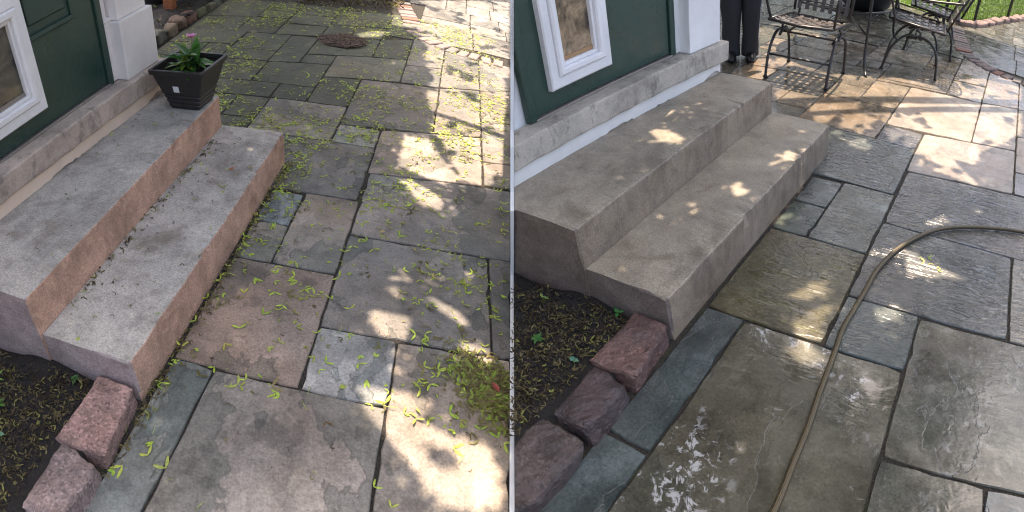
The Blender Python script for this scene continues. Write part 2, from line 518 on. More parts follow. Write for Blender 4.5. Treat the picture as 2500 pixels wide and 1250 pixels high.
def bm_tube(pts, r, n=8, bm=None, cap=True, uv=False):
    """swept tube through pts; r is one radius or one per point"""
    bm = bm or bmesh.new()
    pts = [Vector(p) for p in pts]
    rs = [r] * len(pts) if isinstance(r, (int, float)) else r
    rings = []
    t = (pts[1] - pts[0]).normalized()
    nrm = t.orthogonal().normalized()
    for i, p in enumerate(pts):
        t = (pts[min(i + 1, len(pts) - 1)] - pts[max(i - 1, 0)]).normalized()
        nrm = (nrm - t * nrm.dot(t)).normalized()
        b = t.cross(nrm)
        rings.append([bm.verts.new(p + (nrm * math.cos(a) + b * math.sin(a)) * rs[i]) for a in [2 * math.pi * k / n for k in range(n)]])
    lay = bm.loops.layers.uv.verify() if uv else None
    d = 0.0
    for i in range(len(rings) - 1):
        d2 = d + (pts[i + 1] - pts[i]).length
        for k in range(n):
            fc = bm.faces.new((rings[i][k], rings[i][(k + 1) % n], rings[i + 1][(k + 1) % n], rings[i + 1][k]))
            if uv:
                for lp, q in zip(fc.loops, ((d, k / n), (d, (k + 1) / n), (d2, (k + 1) / n), (d2, k / n))):
                    lp[lay].uv = q
        d = d2
    if cap:
        bm.faces.new(rings[0][::-1])
        bm.faces.new(rings[-1])
    return bm


def smooth_path(pts, k=6):
    pts = [Vector(p) for p in pts]
    out = []
    for i in range(len(pts) - 1):
        p0, p1, p2, p3 = pts[max(i - 1, 0)], pts[i], pts[i + 1], pts[min(i + 2, len(pts) - 1)]
        for j in range(k):
            t = j / k
            out.append(0.5 * ((2 * p1) + (p2 - p0) * t + (2 * p0 - 5 * p1 + 4 * p2 - p3) * t * t + (3 * p1 - p0 - 3 * p2 + p3) * t ** 3))
    out.append(pts[-1])
    return out


def bm_lathe(prof, n=24, c=(0, 0, 0)):
    bm = bmesh.new()
    rings = [[bm.verts.new((c[0] + r * math.cos(2 * math.pi * k / n), c[1] + r * math.sin(2 * math.pi * k / n), c[2] + z)) for k in range(n)] for r, z in prof]
    for a, b in zip(rings, rings[1:]):
        for k in range(n):
            bm.faces.new((a[k], a[(k + 1) % n], b[(k + 1) % n], b[k]))
    return bm


def value_noise(seed):
    g = np.random.default_rng(seed).random((64, 64))

    def f(x, y):
        x = np.asarray(x, float)
        y = np.asarray(y, float)
        i, j = np.floor(x).astype(int), np.floor(y).astype(int)
        u, v = x - i, y - j
        u, v = u * u * (3 - 2 * u), v * v * (3 - 2 * v)
        a = lambda p, q: g[(i + p) % 64, (j + q) % 64]
        return (a(0, 0) * (1 - u) + a(1, 0) * u) * (1 - v) + (a(0, 1) * (1 - u) + a(1, 1) * u) * v
    return f


VN = value_noise(3)


def vn3(p, s):
    return float(VN(p[0] * s + p[2] * s * 0.7, p[1] * s - p[2] * s * 0.6)) - 0.5


def poly_clip(poly, p, n):
    out = []
    for i, a in enumerate(poly):
        b = poly[(i + 1) % len(poly)]
        da, db = (a[0] - p[0]) * n[0] + (a[1] - p[1]) * n[1], (b[0] - p[0]) * n[0] + (b[1] - p[1]) * n[1]
        if da >= 0:
            out.append(a)
        if (da >= 0) != (db >= 0):
            t = da / (da - db)
            out.append((a[0] + (b[0] - a[0]) * t, a[1] + (b[1] - a[1]) * t))
    return out


for Yd in (Y_L, Y_R):
    n = Yd.Mi.to_3x3() @ Vector((Yd.side, 0, 0))
    p = Yd.Mi @ Vector((Yd.side * EDGE, 0, 0))
    p = p - Vector((n.x, n.y, 0)) * (n.z * (0 - p.z) / (n.x ** 2 + n.y ** 2)) + Vector((0, 0, -p.z))
    Yd.bp, Yd.bn = (p.x, p.y), (n.x, n.y)                     # boundary line on the paving


def on_side(Yd, x, y):
    return (x - Yd.bp[0]) * Yd.bn[0] + (y - Yd.bp[1]) * Yd.bn[1] >= 0


def np_mesh(name, V, F, mat, tone=None):
    """fast mesh of equal-sided faces from numpy arrays"""
    me = bpy.data.meshes.new(name)
    k = F.shape[1]
    me.vertices.add(len(V))
    me.vertices.foreach_set('co', V.astype(np.float32).ravel())
    me.loops.add(F.size)
    me.loops.foreach_set('vertex_index', F.astype(np.int32).ravel())
    me.polygons.add(len(F))
    me.polygons.foreach_set('loop_start', np.arange(0, F.size, k, dtype=np.int32))
    me.polygons.foreach_set('loop_total', np.full(len(F), k, np.int32))
    if tone is not None:
        at = me.attributes.new('tone', 'FLOAT', 'POINT')
        at.data.foreach_set('value', tone.astype(np.float32))
    me.update()
    me.validate()
    me.materials.append(mat)
    o = bpy.data.objects.new(name, me)
    COL.objects.link(o)
    return o


# ------------------------------------------------------------------ ground
g = bm_box((-120, -120, -1.0), (120, 120, -0.45))
o = mesh_obj('ground', g, MAT['ground'])
tag(o, kind='structure')

# flagstones as rectangles or quads (metres from the foot of the steps), the same paving in both yards
STONES = {
    'strip_a': (0.025, 0.175, -0.43, 0.205), 'strip_b': (0.025, 0.175, -1.3, -0.44),
    'slab': (0.185, 0.78, -0.74, 0.2), 'slab_b': (0.185, 0.78, -1.6, -0.75),
    'brown': (0.02, 0.478, 0.212, 0.832), 'square': (0.488, 0.782, 0.208, 0.512),
    'wide': (0.488, 1.147, 0.522, 1.145), 'edge_a': (1.157, 1.8, 0.515, 1.155),
    'corner': (0.79, 1.8, -0.155, 0.505), 'corner_b': (0.79, 1.1, -1.0, -0.165), 'corner_c': (1.11, 1.8, -1.0, -0.165),
    'long': [(0.49, 1.155), (1.8, 1.165), (1.8, 1.93), (0.49, 1.765)],
    'blue': (0.02, 0.187, 1.14, 1.428), 'small': (0.02, 0.19, 0.842, 1.13), 'mid': (0.197, 0.477, 0.842, 1.45),
    'dark': (-0.35, 0.467, 1.462, 2.085), 'little': (0.197, 0.465, 2.095, 2.36), 'grey': (-0.36, 0.187, 2.095, 2.65),
    'sunny': [(0.477, 1.775), (1.135, 1.865), (1.135, 2.54), (0.477, 2.37)],
    'far_a': [(0.197, 2.37), (0.805, 2.465), (0.805, 3.35), (0.197, 3.25)],
    'far_b': [(0.815, 2.47), (1.135, 2.55), (1.135, 3.5), (0.815, 3.36)],
    'right_a': [(1.147, 1.875), (1.8, 1.95), (1.8, 2.29), (1.147, 2.18)], 'right_b': [(1.147, 2.19), (1.8, 2.3), (1.8, 3.05), (1.147, 2.83)],
    'right_c': [(1.147, 2.84), (1.8, 3.06), (1.8, 3.9), (1.147, 3.5)],
    'pale': [(-0.1, 3.205), (0.487, 3.335), (0.487, 3.93), (-0.1, 3.75)], 'bit': [(-0.1, 2.66), (0.187, 2.66), (0.187, 3.24), (-0.1, 3.19)],
    'bit_b': (-0.37, -0.11, 2.66, 2.94), 'moss_a': [(-0.61, 2.95), (-0.11, 2.95), (-0.11, 3.49), (-0.61, 3.41)],
    'bit_c': [(-0.36, 3.47), (-0.11, 3.5), (-0.11, 3.74), (-0.36, 3.69)], 'moss_b': [(-0.62, 3.42), (-0.37, 3.46), (-0.37, 4.2), (-0.62, 4.18)],
    'drain': [(-0.36, 3.7), (0.185, 3.85), (0.185, 4.4), (-0.36, 4.24)], 'moss_c': [(0.195, 3.86), (0.485, 3.94), (0.485, 4.6), (0.195, 4.42)],
    'moss_d': (-1.06, -0.63, 3.7, 4.19), 'moss_e': [(-0.8, 4.2), (-0.37, 4.25), (-0.37, 4.6), (-0.8, 4.55)],
    'moss_f': [(-0.36, 4.25), (-0.1, 4.33), (-0.1, 4.75), (-0.36, 4.68)], 'moss_g': [(-0.36, 4.7), (0.19, 4.85), (0.19, 5.45), (-0.36, 5.3)],
    'moss_h': [(-0.09, 4.34), (0.19, 4.42), (0.19, 4.84), (-0.09, 4.75)], 'moss_i': (0.2, 0.49, 4.62, 5.5),
    'out_a': [(0.497, 3.345), (0.803, 3.37), (0.803, 3.86), (0.497, 3.78)], 'out_b': [(0.497, 3.79), (0.803, 3.87), (0.803, 4.5), (0.497, 4.66)],
    'out_c': [(0.813, 3.38), (1.137, 3.52), (1.137, 4.4), (0.813, 4.42)], 'out_d': [(1.147, 3.51), (1.8, 3.91), (1.8, 4.42), (1.147, 4.38)],
}
_r = random.Random(11)


def guillotine(x0, x1, y0, y1, out, big=0.62):
    w, h = x1 - x0, y1 - y0
    if max(w, h) < big * _r.uniform(0.75, 1.25) or min(w, h) < 0.24:
        if max(w, h) < 1.0:
            out.append((x0, x1, y0, y1))
            return
    t = _r.uniform(0.36, 0.64)
    if w > h:
        c = x0 + w * t
        guillotine(x0, c - 0.005, y0, y1, out, big)
        guillotine(c + 0.005, x1, y0, y1, out, big)
    else:
        c = y0 + h * t
        guillotine(x0, x1, y0, c - 0.005, out, big)
        guillotine(x0, x1, c + 0.005, y1, out, big)


fill = []
for reg in ((-1.72, -0.37, 1.79, 2.65), (-1.72, -0.38, 2.66, 2.94), (-1.72, -0.62, 2.95, 3.41), (-1.72, -1.07, 3.42, 4.19), (-1.06, -0.63, 3.42, 3.69),
            (-1.72, -0.81, 4.2, 5.4), (-0.8, -0.37, 4.61, 5.4)):
    guillotine(*reg, fill)
for i, q in enumerate(fill):
    STONES['moss_fill_%d' % i] = q
far = []
for reg in ((0.5, 1.8, 4.67, 6.2), (0.3, 1.8, 6.21, 9.5)):
    guillotine(*reg, far, 0.75)
for i, q in enumerate(far):
    STONES['beyond_%d' % i] = q
back = []
for reg in ((-3.4, -1.73, 1.9, 6.5), (-1.72, 0.5, 5.51, 6.6)):
    guillotine(*reg, back, 0.7)

DRY = {'strip_a': (0.166, 0.181, 0.167), 'strip_b': (0.156, 0.171, 0.162), 'slab': (0.296, 0.257, 0.216), 'brown': (0.255, 0.201, 0.162), 'square': (0.270, 0.265, 0.248),
       'wide': (0.208, 0.194, 0.171), 'corner': (0.281, 0.240, 0.194), 'long': (0.244, 0.225, 0.203), 'blue': (0.250, 0.279, 0.288), 'small': (0.229, 0.221, 0.189),
       'mid': (0.244, 0.216, 0.180), 'dark': (0.151, 0.145, 0.131), 'little': (0.239, 0.235, 0.211), 'sunny': (0.270, 0.230, 0.194), 'pale': (0.125, 0.122, 0.092), 'grey': (0.187, 0.174, 0.149)}
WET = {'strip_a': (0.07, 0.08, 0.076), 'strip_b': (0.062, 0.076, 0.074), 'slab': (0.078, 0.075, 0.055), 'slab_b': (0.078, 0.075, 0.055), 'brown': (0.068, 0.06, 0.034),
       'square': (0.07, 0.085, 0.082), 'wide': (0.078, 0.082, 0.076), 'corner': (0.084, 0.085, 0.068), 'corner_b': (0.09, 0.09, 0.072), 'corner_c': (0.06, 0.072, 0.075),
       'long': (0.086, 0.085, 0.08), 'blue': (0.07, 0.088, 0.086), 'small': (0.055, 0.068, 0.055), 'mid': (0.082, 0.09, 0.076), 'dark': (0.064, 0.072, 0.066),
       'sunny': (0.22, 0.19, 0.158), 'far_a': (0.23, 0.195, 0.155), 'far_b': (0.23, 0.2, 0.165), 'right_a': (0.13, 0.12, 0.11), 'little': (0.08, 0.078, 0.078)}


def stone_bm(poly, seed, thick=0.045):
    """slab with chipped, slightly wandering edges and a worn arris"""
    r = random.Random(seed)
    cx, cy = sum(p[0] for p in poly) / len(poly), sum(p[1] for p in poly) / len(poly)
    per = []
    k = len(poly)
    for i, a in enumerate(poly):
        b = poly[(i + 1) % k]
        L = math.hypot(b[0] - a[0], b[1] - a[1])
        if L < 1e-4:
            continue
        m = max(2, min(14, int(L / 0.05)))
        nx, ny = -(b[1] - a[1]) / L, (b[0] - a[0]) / L
        for j in range(m):
            t = j / m
            d = abs(r.gauss(0, 0.0024)) - 0.0028 + (0.004 if j == 0 else 0)
            if r.random() < 0.07:
                d += r.uniform(0.003, 0.009)
            px, py = a[0] + (b[0] - a[0]) * t, a[1] + (b[1] - a[1]) * t
            if j == 0:
                l = math.hypot(cx - px, cy - py)
                per.append((px + (cx - px) / l * d, py + (cy - py) / l * d))
            else:
                per.append((px + nx * d, py + ny * d))
    bm = bmesh.new()
    tz, tx, ty = r.gauss(0, 0.0014), r.gauss(0, 0.002), r.gauss(0, 0.002)

    def ring(ins, z, tilt=True):
        vs_ = []
        for x, y in per:
            l = math.hypot(cx - x, cy - y)
            x2, y2 = x + (cx - x) / l * ins, y + (cy - y) / l * ins
            vs_.append(bm.verts.new((x2, y2, z + (tz + tx * (x2 - cx) + ty * (y2 - cy) if tilt else 0))))
        return vs_
    rings = [ring(0, -thick, False), ring(0, -0.005), ring(0.004, 0.0)]
    n = len(per)
    for A, B in zip(rings, rings[1:]):
        for i in range(n):
            bm.faces.new((A[i], A[(i + 1) % n], B[(i + 1) % n], B[i]))
    bm.faces.new(rings[-1])
    return bm, (cx, cy, 0)


def pave(Yd):
    ext = [(-4.2, -1.6), (1.82, -1.6), (1.82, 11.0), (-4.2, 11.0)]
    poly = poly_clip(ext, Yd.bp, Yd.bn)
    bm = bmesh.new()
    lo, hi = [bm.verts.new((x, y, -0.35)) for x, y in poly], [bm.verts.new((x, y, -0.009)) for x, y in poly]
    bm.faces.new(hi)
    bm.faces.new(lo[::-1])
    for i in range(len(poly)):
        j = (i + 1) % len(poly)
        bm.faces.new((lo[i], lo[j], hi[j], hi[i]))
    base = solo(Yd, 'patio', bm, MAT['bed'], kind='structure')
    names = dict(STONES)
    if Yd is Y_R:
        for i, q in enumerate(back):
            names['back_%d' % i] = q
        for i, q in enumerate(fill):
            names['moss_fill_%d' % i] = q
    for si, (key, q) in enumerate(names.items()):
        if isinstance(q, tuple):
            x0, x1, y0, y1 = q
            q = [(x0, y0), (x1, y0), (x1, y1), (x0, y1)]
        q = [(x, warp(Yd, y)) for x, y in q]
        q = poly_clip(q, Yd.bp, Yd.bn)
        if len(q) < 3:
            continue
        area = 0.5 * abs(sum(a[0] * b[1] - b[0] * a[1] for a, b in zip(q, q[1:] + q[:1])))
        if area < 0.0015:
            continue
        if Yd is Y_L and sum(p[0] for p in q) / len(q) < -1.74:
            continue
        r = random.Random(key)
        bm, c = stone_bm(q, key + Yd.key)
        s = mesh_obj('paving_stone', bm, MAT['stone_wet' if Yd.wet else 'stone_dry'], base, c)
        k = r.uniform(0.85, 1.15)
        if Yd is Y_L:
            if key in DRY:
                col = DRY[key]
            elif key.startswith('moss') or key in ('drain', 'bit', 'bit_b', 'bit_c'):
                col = tuple(x * k for x in (0.058, 0.063, 0.042))
            else:
                col = tuple(x * k for x in (0.18, 0.165, 0.148))
        else:
            if key in WET:
                col = WET[key]
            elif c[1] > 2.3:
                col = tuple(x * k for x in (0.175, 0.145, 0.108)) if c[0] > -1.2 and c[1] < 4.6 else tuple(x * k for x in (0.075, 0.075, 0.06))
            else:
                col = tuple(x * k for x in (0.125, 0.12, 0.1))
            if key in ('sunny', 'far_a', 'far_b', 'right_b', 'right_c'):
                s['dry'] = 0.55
        if Yd is Y_R:
            s['cleft'] = {'wide': 1.0, 'long': 1.0, 'dark': 0.7, 'mid': 0.7, 'edge_a': 0.8, 'brown': 0.45, 'little': 0.6, 'blue': 0.5, 'small': 0.5, 'square': 0.5}.get(key, 0.15)
            s['glint_marks'] = {'slab': 0.7, 'corner': 0.2, 'corner_b': 0.2}.get(key, 0.0)
        if key == 'brown' and Yd is Y_R:
            s['moss'] = 0.3  # on this stone the tint paints yellow-green leaf reflections
        elif Yd is Y_L and key.startswith('moss'):
            s['moss'] = 0.25
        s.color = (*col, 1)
    # curved brick edging that crosses the paving
    cl = smooth_path([(0.22, 6.15, 0), (0.3, 5.75, 0), (0.4, 5.3, 0), (0.45, 5.0, 0), (0.54, 4.83, 0), (0.68, 4.65, 0), (0.84, 4.52, 0), (1.0, 4.46, 0), (1.2, 4.42, 0), (1.45, 4.42, 0), (1.8, 4.5, 0)], 12)
    cl = [Vector((p.x, warp(Yd, p.y), 0)) for p in cl]
    d, nxt = 0.0, 0.05
    for a, b in zip(cl, cl[1:]):
        d += (b - a).length
        if d >= nxt:
            nxt = d + 0.108
            if not on_side(Yd, b.x + 0.02, b.y):
                continue
            r = random.Random(int(d * 1000))
            t = (b - a).normalized()
            nn = Vector((-t.y, t.x, 0))
            R = Matrix((nn, t, (0, 0, 1))).transposed() @ Matrix.Rotation(r.uniform(-0.12, 0.12), 3, 'Z')
            c = b + Vector((0, 0, r.uniform(-0.004, 0.008)))
            bk = bm_box((-0.095, -0.047, -0.05), (0.095, 0.047, 0.008), 0.008, 1, lambda v: R @ v + c)
            crop(Yd, bk)
            s = mesh_obj('brick', bk, MAT['brick_dry'], base, c)
            q = r.random()
            cc = (0.24, 0.11, 0.08) if q < 0.08 else ((0.23, 0.18, 0.165) if q < 0.7 else (0.17, 0.155, 0.145))
            s.color = (*[x * (0.6 if Yd.wet else 1.0) for x in cc], 1)
    return base


patio_L, patio_R = pave(Y_L), pave(Y_R)

# ------------------------------------------------------------------ steps
LEN = 1.75


def step_bm(prof, y0, y1, seg, seed):
    """cast concrete: a profile (x, z) swept along y with worn, uneven arrises"""
    bm = bmesh.new()
    ys = [y0, y0 + 0.006] + [y0 + (y1 - y0) * i / seg for i in range(1, seg)] + [y1 - 0.006, y1]
    rings = []
    zmax = max(z for _, z, _ in prof)
    for i, y in enumerate(ys):
        end = i in (0, len(ys) - 1)
        vs_ = []
        for x, z, e in prof:
            dx = dz = 0.0
            if e:
                w = vn3((y, seed, 0), 9) * 0.01 + vn3((y, seed + 5, 0), 31) * 0.009 + vn3((y, seed + 9, 0), 90) * 0.004 - 0.07 * max(0.0, vn3((y, seed + 13, 0), 23) - 0.26)
                dx, dz = w * e, w * 0.8
                if end:
                    dx -= 0.006
                    dz -= 0.006
            dy = vn3((x, z, seed), 14) * 0.012 if end else 0
            vs_.append(bm.verts.new((x + dx, y + dy, z + dz)))
        rings.append(vs_)
    n = len(prof)
    for a, b in zip(rings, rings[1:]):
        for k in range(n):
            bm.faces.new((a[k], b[k], b[(k + 1) % n], a[(k + 1) % n]))
    bm.faces.new(rings[0])
    bm.faces.new(rings[-1][::-1])
    bmesh.ops.recalc_face_normals(bm, faces=bm.faces[:])
    return bm


def edge_prof(xb, xt, z0, z1, r=0.009, batter=0.0):
    """front edge of a step from its foot up and round the nosing"""
    out = [(xb, z0, 0)]
    for t in (0.25, 0.5, 0.75):
        out.append((xb + (xt - xb) * t, z0 + (z1 - r - z0) * t, 0.25))
    for a in (0, 22, 45, 68, 90):
        a = math.radians(a)
        out.append((xt - r + r * math.cos(a), z1 - r + r * math.sin(a), 1.0))
    return out


def facing_tint(Yd, o):
    """one concrete: upright faces take tinted copies with bounce light and shade in the colour"""
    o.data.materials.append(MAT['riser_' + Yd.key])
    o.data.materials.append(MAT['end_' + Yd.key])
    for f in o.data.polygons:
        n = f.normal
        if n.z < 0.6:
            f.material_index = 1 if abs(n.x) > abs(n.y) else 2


def steps(Yd, label):
    t = thing(Yd, 'concrete_steps', label, 'steps', (0, 0, 0))
    mat = MAT['conc_' + Yd.key]
    low = [(-0.372, -0.06, 0), (0.004, -0.06, 0)] + edge_prof(0.0, -0.012, -0.01, 0.18) + [(-0.1, 0.1805, 0), (-0.2, 0.182, 0), (-0.3, 0.1815, 0), (-0.372, 0.183, 0)]
    bm = crop(Yd, step_bm(low, 0.0, LEN, 150, 1))
    facing_tint(Yd, mesh_obj('lower_step', bm, mat, t))
    up = [(-1.0, -0.06, 0), (-0.3728, -0.06, 0)] + edge_prof(-0.3726, -0.379, 0.17, 0.36) + [(-0.5, 0.361, 0), (-0.62, 0.363, 0), (-0.75, 0.362, 0), (-1.0, 0.364, 0)]
    bm = crop(Yd, step_bm(up, -0.012, LEN - 0.012, 150, 2))
    facing_tint(Yd, mesh_obj('upper_step', bm, mat, t))
    return t


steps(Y_L, 'two dry grey concrete steps strewn with fallen seeds, planter on the top one')
steps(Y_R, 'two damp taupe concrete steps swept bare in the wet yard')

# ------------------------------------------------------------------ house front: u along the wall, w out of it
BETA = math.atan(0.075)
DU, DW = Vector((math.sin(BETA), math.cos(BETA), 0)), Vector((math.cos(BETA), -math.sin(BETA), 0))
HO = Vector((-0.848, 0, 0))


def hp(v):
    return HO + DU * v[0] + DW * v[1] + Vector((0, 0, v[2]))


def hbox(u0, u1, w0, w1, z0, z1, bev=0.0, seg=2):
    return bm_box((u0, w0, z0), (u1, w1, z1), bev, seg, lambda c: hp(c))


def fix(bm):
    bmesh.ops.recalc_face_normals(bm, faces=bm.faces[:])
    return bm


def hframe(u0, u1, z0, z1, w0, w1, width, bev=0.004):
    """rectangular frame standing on the wall plane"""
    bm = bmesh.new()
    prof = [(0, w0), (0, w1 - bev), (bev, w1), (width - bev, w1), (width, w1 - bev), (width, w0)]
    rings = []
    for d, w in prof:
        rings.append([bm.verts.new(hp((a, w, b))) for a, b in ((u0 + d, z0 + d), (u1 - d, z0 + d), (u1 - d, z1 - d), (u0 + d, z1 - d))])
    for A, B in zip(rings, rings[1:]):
        for k in range(4):
            bm.faces.new((A[k], A[(k + 1) % 4], B[(k + 1) % 4], B[k]))
    return fix(bm)


def house(Yd, label):
    t = thing(Yd, 'house_front', label, 'house', tuple(hp((1.0, 0, 0))))
    K = Yd.key

    def part(name, bm, mat, parent=t, lab=None):
        crop(Yd, bm)
        fix(bm)
        if not bm.faces:
            bm.free()
            return None
        c = Vector((0, 0, 0))
        for v in bm.verts:
            c += v.co
        o = mesh_obj(name, bm, MAT[mat], parent, c / len(bm.verts))
        if lab:
            o['label'] = lab
        return o
    part('wall', hbox(-1.6, 1.70, -3.0, -0.105, -0.1, 2.7), 'white')
    # flaking painted strip between sill and top step, with an uneven lower edge
    bm = bmesh.new()
    N = 120
    a, b, c = [], [], []
    for i in range(N + 1):
        u = -1.6 + (1.735 + 1.6) * i / N
        zb = 0.357 + max(0, vn3((u, 3, 0), 6) * 0.05 + vn3((u, 7, 0), 30) * 0.02)
        a.append(bm.verts.new(hp((u, 0.004 + vn3((u, 1, 0), 20) * 0.004, zb))))
        b.append(bm.verts.new(hp((u, 0.004 + vn3((u, 4, 0), 20) * 0.004, 0.432))))
        c.append(bm.verts.new(hp((u, -0.02, zb))))
    for i in range(N):
        bm.faces.new((a[i], a[i + 1], b[i + 1], b[i]))
        bm.faces.new((c[i], c[i + 1], a[i + 1], a[i]))
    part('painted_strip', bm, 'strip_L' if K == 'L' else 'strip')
    part('foundation', hbox(-1.6, 1.73, -0.104, -0.004, -0.1, 0.435), 'sill_' + K)
    # worn concrete sill
    bm = hbox(-1.6, 1.795, -0.102, 0.03, 0.432, 0.542, 0.014, 3)
    bmesh.ops.subdivide_edges(bm, edges=[e for e in bm.edges if e.calc_length() > 1], cuts=70)
    for v in bm.verts:
        v.co += DW * (vn3(v.co, 9) * 0.008 + vn3(v.co, 33) * 0.005) + Vector((0, 0, vn3(v.co + Vector((3, 1, 0)), 11) * 0.006))
    part('door_sill', bm, 'sill_' + K)
    part('threshold', hbox(0.37, 1.365, -0.088, -0.062, 0.54, 0.552, 0.003, 1), 'threshold')
    # door and casing
    door = part('door', hbox(0.385, 1.35, -0.1, -0.078, 0.556, 2.55, 0.003, 1), 'green')
    part('stile_moulding', hbox(1.178, 1.20, -0.079, -0.066, 0.93, 1.9, 0.004, 1), 'green', door)
    part('panel_moulding', hbox(0.88, 1.178, -0.079, -0.06, 0.925, 0.95, 0.008, 2), 'green', door)
    part('raised_panel', hbox(0.9, 1.155, -0.079, -0.07, 0.985, 1.85, 0.006, 1), 'green', door)
    part('door_casing', hbox(0.335, 0.382, -0.1, -0.064, 0.545, 2.6, 0.004, 1), 'green')
    part('door_casing', hbox(1.353, 1.395, -0.1, -0.064, 0.545, 2.6, 0.004, 1), 'green')
    fr = part('pet_door_frame', hframe(0.478, 0.868, 0.64, 1.14, -0.079, -0.045, 0.05, 0.006), 'frame', door)
    part('inner_frame', hframe(0.528, 0.818, 0.69, 1.09, -0.079, -0.032, 0.032, 0.007), 'frame', door)
    part('flap_channel', hframe(0.56, 0.786, 0.722, 1.058, -0.079, -0.05, 0.016, 0.003), 'frame', door)
    part('pet_flap', hbox(0.575, 0.771, -0.079, -0.071, 0.737, 1.045), 'flap_' + K, door)
    part('flap_bottom_rail', hbox(0.576, 0.770, -0.071, -0.064, 0.737, 0.756, 0.002, 1), 'bronze' if K == 'R' else 'threshold', door)
    # white plaster jamb and stepped pilaster at the corner
    W_ = 'white_L' if K == 'L' else 'white'
    part('jamb', hbox(1.397, 1.45, -0.104, -0.07, 0.543, 0.838, 0.006, 1), W_)
    part('jamb', hbox(1.397, 1.45, -0.104, -0.082, 0.842, 2.69, 0.006, 1), W_)
    part('pilaster_base', hbox(1.436, 1.742, -0.1035, -0.002, 0.5425, 0.832, 0.007, 2), W_)
    part('pilaster_shaft', hbox(1.462, 1.72, -0.1038, -0.028, 0.8325, 2.68, 0.006, 2), W_)
    part('wall_course', hbox(1.397, 1.461, -0.105, -0.066, 0.832, 0.852, 0.004, 1), W_)
    part('side_wall_base', hbox(1.69, 1.735, -3.0, -0.106, -0.1, 0.832, 0.006, 1), W_)
    return t


house(Y_L, 'white house front with dark green door behind the dry steps')
house(Y_R, 'white house front with dark green door behind the wet steps')

# ------------------------------------------------------------------ white divider strip added where the two yards meet
bm = bmesh.new()
tops, bots = [], []
for y in np.linspace(-0.6, 9.0, 25):
    zl = [(Yd.M @ ((Yd.Mi @ Vector((0, y, 0))) - Vector((0, 0, (Yd.Mi @ Vector((0, y, 0))).z)) / 1.0)).z for Yd in (Y_L, Y_R)]
    z = max(zl) + 0.012
    tops.append((y, z))
for s in (-1, 1):
    tops_v = [[bm.verts.new((s * 0.007, y, z)) for y, z in tops], [bm.verts.new((s * 0.007, y, -0.5)) for y, z in tops]]
    bots.append(tops_v)
(l_t, l_b), (r_t, r_b) = bots
for i in range(len(tops) - 1):
    bm.faces.new((l_t[i], l_t[i + 1], r_t[i + 1], r_t[i]))
    bm.faces.new((l_b[i], l_b[i + 1], l_t[i + 1], l_t[i]))
    bm.faces.new((r_t[i], r_t[i + 1], r_b[i + 1], r_b[i]))
bm.faces.new((l_t[0], r_t[0], r_b[0], l_b[0]))
fix(bm)
o = mesh_obj('added_yard_divider', bm, MAT['edging'])
tag(o, 'thin white divider strip added between the dry yard and the wet yard', 'edging')


def cut_point(Yd, f):
    """parameter s for which the yard point f(s) lies on the boundary between the yards"""
    a, b = -4.0, 4.0
    fa = (Yd.M @ f(a)).x
    for _ in range(60):
        c = (a + b) / 2
        if ((Yd.M @ f(c)).x < 0) == (fa < 0):
            a = c
        else:
            b = c
    return Yd.M @ f((a + b) / 2)


front = [cut_point(Y_R, lambda s, z=z: Vector((s, -0.03, z))) for z in (-0.1, 0.37)] + [cut_point(Y_R, lambda s, z=z: hp((s, 0.045, z))) for z in (0.372, 0.55)] + \
        [cut_point(Y_R, lambda s, z=z: hp((s, -0.095, z))) for z in (0.552, 2.7)]
bm = bmesh.new()
fv = [(p.y, p.z) for p in front] + [(front[-1].y + 2.2, front[-1].z), (front[-1].y + 2.2, -0.3)]
for s in (-0.0065, 0.0075):
    bm.faces.new([bm.verts.new((s, y, z)) for y, z in fv])
fs = bm.faces[:] if hasattr(bm.faces, 'ensure_lookup_table') and not bm.faces.ensure_lookup_table() else list(bm.faces)
A, B = list(fs[0].verts), list(fs[1].verts)
for i in range(len(A)):
    j = (i + 1) % len(A)
    bm.faces.new((A[i], A[j], B[j], B[i]))
fix(bm)
o = mesh_obj('end_board', bm, MAT['edging'])  # added board that carries the divider up past the house
tag(o, 'narrow white divider board added at the end of the right-hand house and steps', 'board')


# ------------------------------------------------------------------ planting bed, kerb blocks
def rough_block(lo, hi, seed, rnd=0.03, amp=0.012, cuts=5, f=None):
    bm = bm_box(lo, hi)
    bmesh.ops.subdivide_edges(bm, edges=bm.edges[:], cuts=cuts, use_grid_fill=True)
    c = (Vector(lo) + Vector(hi)) / 2
    h = (Vector(hi) - Vector(lo)) / 2
    rb = random.Random(seed)
    cor = {(i, j, k): Vector((rb.uniform(-1, 1), rb.uniform(-1, 1), rb.uniform(-1, 1))) * min(h) * 0.2 for i in (0, 1) for j in (0, 1) for k in (0, 1)}
    for v in bm.verts:
        d = v.co - c
        tx, ty, tz = [(d[k] / h[k] + 1) / 2 for k in range(3)]
        sk = Vector((0, 0, 0))
        for (i, j, k), w_ in cor.items():
            sk += w_ * ((tx if i else 1 - tx) * (ty if j else 1 - ty) * (tz if k else 1 - tz))
        q = Vector([max(-1, min(1, d[k] / h[k])) for k in range(3)])
        # round the corners off
        e = sorted(abs(x) for x in q)
        k = max(0.0, e[1] - 0.72) / 0.28
        v.co = c + d * (1 - rnd / max(h) * k * k)
        v.co += sk
        s = Vector((seed * 3.1, seed * 1.7, seed * 0.9))
        v.co += Vector((vn3(v.co + s, 11), vn3(v.co.yzx + s, 11), vn3(v.co.zxy + s, 11))) * amp * 2
        v.co += Vector((vn3(v.co + s, 37), vn3(v.co.yzx + s, 37), vn3(v.co.zxy + s, 37))) * amp * 0.7 + Vector((vn3(v.co + s, 95), vn3(v.co.yzx + s, 95), vn3(v.co.zxy + s, 95))) * amp * 0.35
        if f:
            v.co = f(v.co)
    return bm


